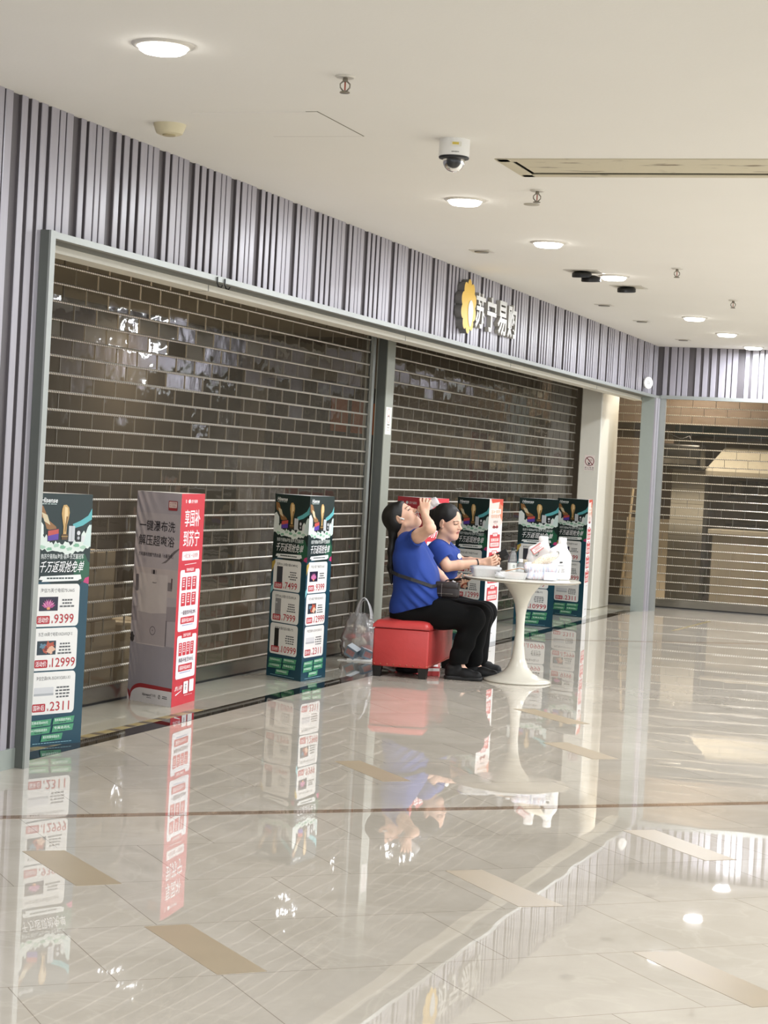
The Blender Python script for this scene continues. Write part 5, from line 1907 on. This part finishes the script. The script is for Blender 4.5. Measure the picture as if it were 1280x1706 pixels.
MB().lathe([(.0165, .106), (.017, .108), (.017, .128), (.015, .130), (.001, .130)], 22, caps=False).build('cap', M_white, r, smooth=40)
MB().lathe([(.0263, .02), (.0263, .075)], 28, caps=False).build('label', mat('label_pale_blue', '#dfe4e6', .4, var=.06), r, smooth=50)
r = thing('jar', 'small clear jar with a beige lid behind the tissue pack', 'jar', on_table(.036, .19))
MB().lathe([(.026, 0), (.028, .005), (.028, .095), (.026, .10)], 28, caps=False).build('jar_body', MATS['milky_bottle'], r, smooth=50)
MB().lathe([(.028, .098), (.029, .10), (.029, .122), (.027, .124), (.001, .124)], 28, caps=False).build('lid', mat('lid_beige', '#d9cdb2', .45), r, smooth=40)

# jugs
def jug(dx, dy, rz, lab, pale):
    r = thing('detergent_jug', lab, 'jug', on_table(dx, dy), rz, 'white plastic jugs on the table')
    r.scale = (1.42, 1.2, 1.03) if pale else (1.2, 1.15, 1.03)
    F = Field(.004)
    F.cap((-.012, 0, .03), (-.012, 0, .17), .046, .046, .01)
    F.cap((.018, 0, .03), (.018, 0, .15), .046, .046, .02)
    F.cap((-.02, 0, .03), (-.02, 0, .12), .046, .046, .02)
    F.cap((.0, 0, .17), (.006, 0, .225), .045, .028, .03)
    F.cap((.006, 0, .22), (.006, 0, .245), .021, .021, .015)
    F.cap((-.055, 0, .13), (-.045, 0, .195), .016, .016, .02)
    F.cap((-.045, 0, .195), (-.005, 0, .225), .016, .018, .02)
    F.ell((-.026, 0, .168), (.014, .08, .030), Euler((0, .35, 0)), .008, '-')
    F.cut((0, 0, .001), (0, 0, -1)).cut((0, .040, .1), (0, 1, 0)).cut((0, -.040, .1), (0, -1, 0)).cut((0, 0, .247), (0, 0, 1))
    F.build('jug_body', mat('jug_white', '#f5f4f1', .3, var=.01, sss=.05), r)
    MB().lathe([(.0225, .243), (.024, .246), (.024, .284), (.021, .288), (.001, .288)], 28, caps=False, M=Matrix.Translation((.006, 0, 0))).build('cap', M_white, r, smooth=40)
    g = Print(.062, .085)
    g.blob(.5, .12, .16, .07, '#3c3a3b', j=.3, seed=2)
    g.lines(.15, .36, .7, .09, 1, '#8d8d90', 3)
    g.rect(.05, .56, .9, .012, '#b9b6b4')
    g.lines(.08, .62, .35, .33, 5, '#a9a6a6', 5, words=2)
    g.lines(.55, .62, .35, .33, 5, '#a9a6a6', 6, words=2)
    g.done('label', r, Matrix.Translation((-.028, -.0408, .045)))
jug(.135, .17, math.radians(-8), 'white detergent jug with the pink carton leaning on it, left of two', True)
jug(.265, .10, math.radians(-4), 'white detergent jug at the right end of the table, right of two', False)
# pink slim box leaning on the left jug
r = thing('slim_carton', 'slim pink and white carton leaning on the left jug', 'carton', on_table(.112, .09))
r.location.z = TZ + .222
r.rotation_euler = (0, math.radians(-38), math.radians(4))
MB().rbox((-.065, -.018, -.022), (.065, .018, .022), .002, seg=1).build('box', mat('carton_pink', '#d98d88', .5, var=.05), r)
MB().box((.02, -.0185, -.0225), (.0655, .0185, .0225)).build('end_band', mat('carton_white', '#eae4e2', .5), r)
g = Print(.08, .03)
g.rect(0, 0, 1, 1, '#f0e3e0')
g.lines(.1, .15, .8, .7, 3, '#c2605e', 3)
g.done('print', r, Matrix.Translation((-.058, -.0192, -.014)))
# tissue pack
def striped(name, cols, scale):
    m = mat(name, '#eeeeee', .35, bump=.3, bscale=50)
    nt = m.node_tree
    b = nt.nodes['Principled BSDF']
    tc = nt.nodes['Texture Coordinate']
    n = nt.nodes.new('ShaderNodeTexNoise')
    mp = nt.nodes.new('ShaderNodeMapping')
    mp.inputs['Scale'].default_value = scale
    nt.links.new(tc.outputs['Object'], mp.inputs[0])
    nt.links.new(mp.outputs[0], n.inputs['Vector'])
    n.inputs['Scale'].default_value = 1
    n.inputs['Detail'].default_value = 1
    rp = nt.nodes.new('ShaderNodeValToRGB')
    e = rp.color_ramp.elements
    e[0].position, e[0].color = .3, (*lin(cols[0]), 1)
    e[1].position, e[1].color = .7, (*lin(cols[-1]), 1)
    for i, c in enumerate(cols[1:-1]):
        e.new(.3 + .4 * (i + 1) / (len(cols) - 1)).color = (*lin(c), 1)
    nt.links.new(n.outputs['Fac'], rp.inputs[0])
    nt.links.new(rp.outputs[0], b.inputs['Base Color'])
    return m
r = thing('tissue_pack', 'blue and pink printed tissue pack in front of the jugs', 'tissue pack', on_table(.118, -.085), math.radians(6))
F = Field(.004)
F.cap((-.085, -.02, .03), (.095, -.02, .03), .028, .028, .02)
F.cap((-.085, .03, .03), (.095, .03, .03), .028, .028, .02)
F.cap((-.09, -.02, .082), (.09, -.02, .085), .030, .030, .02)
F.cap((-.09, .03, .09), (.09, .03, .09), .030, .030, .02)
F.cut((0, 0, .003), (0, 0, -1))
F.build('pack', striped('pack_print', ['#f4f4f4', '#bccbdd', '#f4f2f2', '#ead3d9', '#a6b8d0', '#f5f4f4'], (70, 20, 6)), r, post=cloth_noise(.004, (60, 50, 50), 4))
MB().rbox((.012, -.055, .004), (.10, -.049, .06), .002, seg=1).build('label', mat('pack_label', '#e6e6ee', .4, var=.1, scale=90), r)
# crumpled wrapper
def crumple(name, size, m, loc, rz, lab, cat, seed, grp=None, amp=.22):
    r_ = random.Random(seed)
    bm = bmesh.new()
    bmesh.ops.create_icosphere(bm, subdivisions=3, radius=1)
    off = [Vector((r_.uniform(-1, 1), r_.uniform(-1, 1), r_.uniform(-1, 1))).normalized() for _ in range(16)]
    for v in bm.verts:
        d = v.co.normalized()
        w = sum(abs(d.dot(o)) ** 6 * (1 if i % 2 else -1) for i, o in enumerate(off))
        k = 1 + amp * w + r_.uniform(-.05, .05)
        v.co = Vector((d.x * size[0] * k, d.y * size[1] * k, max(-.92, d.z) * size[2] * k))
    zmin = min(v.co.z for v in bm.verts)
    mb = MB()
    bm.verts.ensure_lookup_table()
    mb.add([(v.co.x, v.co.y, v.co.z - zmin) for v in bm.verts], [[v.index for v in f.verts] for f in bm.faces])
    bm.free()
    o = mb.build(name, m, smooth=30, mtx=Matrix.Translation(loc) @ Matrix.Rotation(rz, 4, 'Z'))
    return tag(o, lab, cat, grp)
o = crumple('snack_wrapper', (.085, .04, .036), striped('gold_foil', ['#f6f2e8', '#e3d2a6', '#f7f4ee', '#cdb27c', '#f2ecdf'], (110, 90, 120)), on_table(.15, -.075), .1, 'crumpled gold and white wrapper lying on the tissue pack', 'wrapper', 5)
o.location.z = TZ + .102
o.rotation_euler = (0, math.radians(-22), math.radians(6))
# takeaway boxes
def takeaway(dx, dy, rz, w, d, h, lab, food):
    r = thing('takeaway_box', lab, 'food box', on_table(dx, dy), rz, 'clear takeaway boxes on the table')
    def rr(a, b, z, n=6, rad=.02):
        out = []
        for cx, cy, a0 in ((a - rad, b - rad, 0), (-a + rad, b - rad, 90), (-a + rad, -b + rad, 180), (a - rad, -b + rad, 270)):
            for i in range(n):
                t = math.radians(a0 + 90 * i / (n - 1))
                out.append((cx + rad * math.cos(t), cy + rad * math.sin(t), z))
        return out
    MB().loft([rr(w * .42, d * .42, .001), rr(w * .47, d * .47, h * .6), rr(w * .5, d * .5, h), rr(w * .52, d * .52, h + .002), rr(w * .52, d * .52, h - .002)], caps=False).add(rr(w * .42, d * .42, .002), [tuple(range(24))]).build('tray', M_milky, r, smooth=40)
    if food:
        f = Field(.005)
        rs = random.Random(3)
        for i in range(9):
            f.ell((rs.uniform(-w * .3, w * .3), rs.uniform(-d * .3, d * .3), .018 + rs.uniform(0, .014)), (.022, .018, .012), None, .01)
        f.cut((0, 0, .004), (0, 0, -1))
        f.build('food', mat('brown_food', '#9b6a48', .5, var=.5, scale=60), r)
    else:
        MB().loft([rr(w * .52, d * .52, h + .002), rr(w * .50, d * .50, h + .012), rr(w * .42, d * .42, h + .018)]).build('lid', M_milky, r, smooth=40)
    return r
takeaway(-.262, -.02, .15, .20, .14, .058, 'closed milky plastic food box at the left of the table', False)
takeaway(-.075, -.10, -.06, .20, .14, .045, 'open clear tray with leftover food in the middle of the table', True)
crumple('plastic_film', (.05, .04, .024), M_milky, on_table(-.165, -.13), .4, 'scrap of crumpled clear film between the two food boxes', 'plastic film', 8)
o = MB().tube([(0, 0, .004), (.10, .01, .03), (.19, .015, .008)], .0035, 6).build('chopsticks', mat('bamboo', '#b98a55', .5), smooth=60, mtx=Matrix.Translation(on_table(-.13, -.10)) @ Matrix.Translation((0, 0, .045)))
tag(o, 'thin wooden chopstick lying across the open tray', 'chopstick')

# ------------------------------------------------------------------ carrier bag by the post
BX, BY = -.125, 14.86
M_carrier = sheet_mat('carrier_film', '#fbfaf6', 0.30, 0.12, '#ffffff', bump=.8, bscale=24)
r = thing('plastic_bag', 'white see-through carrier bag of rubbish on the floor left of the ottoman', 'bag', (BX, BY, 0))
rb = random.Random(12)
rings = []
N = 40
for (z, rx, ry, j) in [(.002, .10, .09, .06), (.02, .125, .11, .05), (.08, .14, .12, .07), (.15, .138, .115, .09), (.21, .12, .095, .12), (.27, .10, .07, .16), (.31, .085, .05, .2), (.34, .075, .035, .2)]:
    ph = rb.uniform(0, 6)
    rings.append([((rx * (1 + j * math.sin(5 * a + ph) * .6 + j * math.sin(9 * a + 2 * ph) * .5 + j * rb.uniform(-.3, .3))) * math.cos(a) - .01, (ry * (1 + j * math.sin(7 * a + ph))) * math.sin(a), z + rb.uniform(-.006, .006)) for a in [2 * PI * i / N for i in range(N)]])
bg = MB()
bg.loft(rings, caps=False)
bg.add(rings[0], [tuple(range(N))[::-1]])
bg.build('sack', M_carrier, r, smooth=50)
hd = MB()
for (dy, x0, x1, xc, zt) in ((-.02, -.072, .045, .012, .455), (.022, -.055, .06, .02, .438)):
    path = []
    for i in range(17):
        t = PI * i / 16
        path.append((xc + (x1 - x0) / 2 * -math.cos(t) * (1 - .25 * math.sin(t)), dy * (1 - .4 * math.sin(t)), .30 + (zt - .30) * math.sin(t) ** .8))
    hd.tube(path, [.026 - .015 * math.sin(PI * i / 16) for i in range(17)], 10, flat=.35)
hd.build('handles', sheet_mat('carrier_handle', '#fbfaf6', .75, .2, '#ffffff', bump=.6), r, smooth=60)
M_pk = [mat('wrap_pink', '#e0a098', .4, var=.25, scale=30), mat('wrap_red', '#d0675e', .4, var=.3, scale=30), mat('wrap_cream', '#f0e6d2', .5, var=.15, scale=30)]
for i, (dx, dy, z, s_) in enumerate([(-.06, .0, .01, .055), (.045, .02, .01, .06), (-.01, -.02, .085, .055), (.05, -.01, .12, .045), (-.065, .01, .12, .045), (.0, .03, .17, .045)]):
    crumple('crumpled_packet', (s_, s_ * .75, s_ * .7), M_pk[i % 3], (BX + dx, BY + dy, z), i, 'crumpled pink, red or cream packet inside the see-through carrier bag', 'packet', 20 + i, 'packets inside the carrier bag')
def medbox(x, y, z, rot, s, lab):
    q = thing('small_carton', lab, 'carton', (x, y, z), 0, 'small blue grey cartons by the bag', rot=rot)
    MB().rbox((-s[0], -s[1], 0), (s[0], s[1], s[2]), .002, seg=1).build('box', mat('carton_bluegrey', '#8799a6', .5, var=.12, scale=30), q)
    MB().box((-s[0] * .75, -s[1] - .0006, s[2] * .25), (s[0] * .75, -s[1], s[2] * .8)).build('label', mat('carton_label', '#b98a88', .5, var=.3, scale=70), q)
    MB().box((-s[0], -s[1], s[2]), (s[0], s[1], s[2] + .0006)).build('top_face', mat('carton_top', '#c6ced3', .5, var=.05), q)
medbox(-.19, 14.66, .034, (math.radians(12), math.radians(28), math.radians(-20)), (.045, .04, .075), 'small blue grey carton leaning on the carrier bag, left one')
medbox(-.09, 14.64, .022, (math.radians(8), math.radians(20), math.radians(25)), (.04, .04, .07), 'small blue grey carton leaning on the carrier bag, right one')
pp_ = MB()
gp = [(-.20, -.07), (-.05, -.10), (.10, -.085), (.12, .05), (-.02, .09), (-.16, .05)]
pp_.prism(gp, .001, .006)
pp_.prism([(x * .8 + .03, y * .7 + .01) for x, y in gp], .006, .016)
o = pp_.build('paper', M_white, mtx=Matrix.Translation((-.085, 14.66, 0)))
tag(o, 'white paper sheets lying under the small cartons', 'paper')

# litter under the ottoman
o = crumple('crumpled_paper', (.055, .05, .025), mat('paper_white', '#dcd7cd', .7, var=.08), (.085, 14.0, 0), .3, 'crumpled white paper under the ottoman', 'paper', 33)
r = thing('snack_box', 'red and white packet on the floor beneath the ottoman', 'packet', (.395, 13.86, 0), .4)
MB().rbox((-.045, -.03, 0), (.045, .03, .062), .003, seg=1).build('box', mat('packet_red', '#c64a4a', .45, var=.1), r)
MB().box((-.045, -.0306, .035), (.045, -.03, .055)).build('band', M_white, r)
o = crumple('cloth_bag', (.10, .08, .032), mat('black_cloth', '#171517', .8, var=.1), (.245, 13.95, 0), .2, 'black cloth bag stuffed under the ottoman', 'bag', 41, amp=.12)
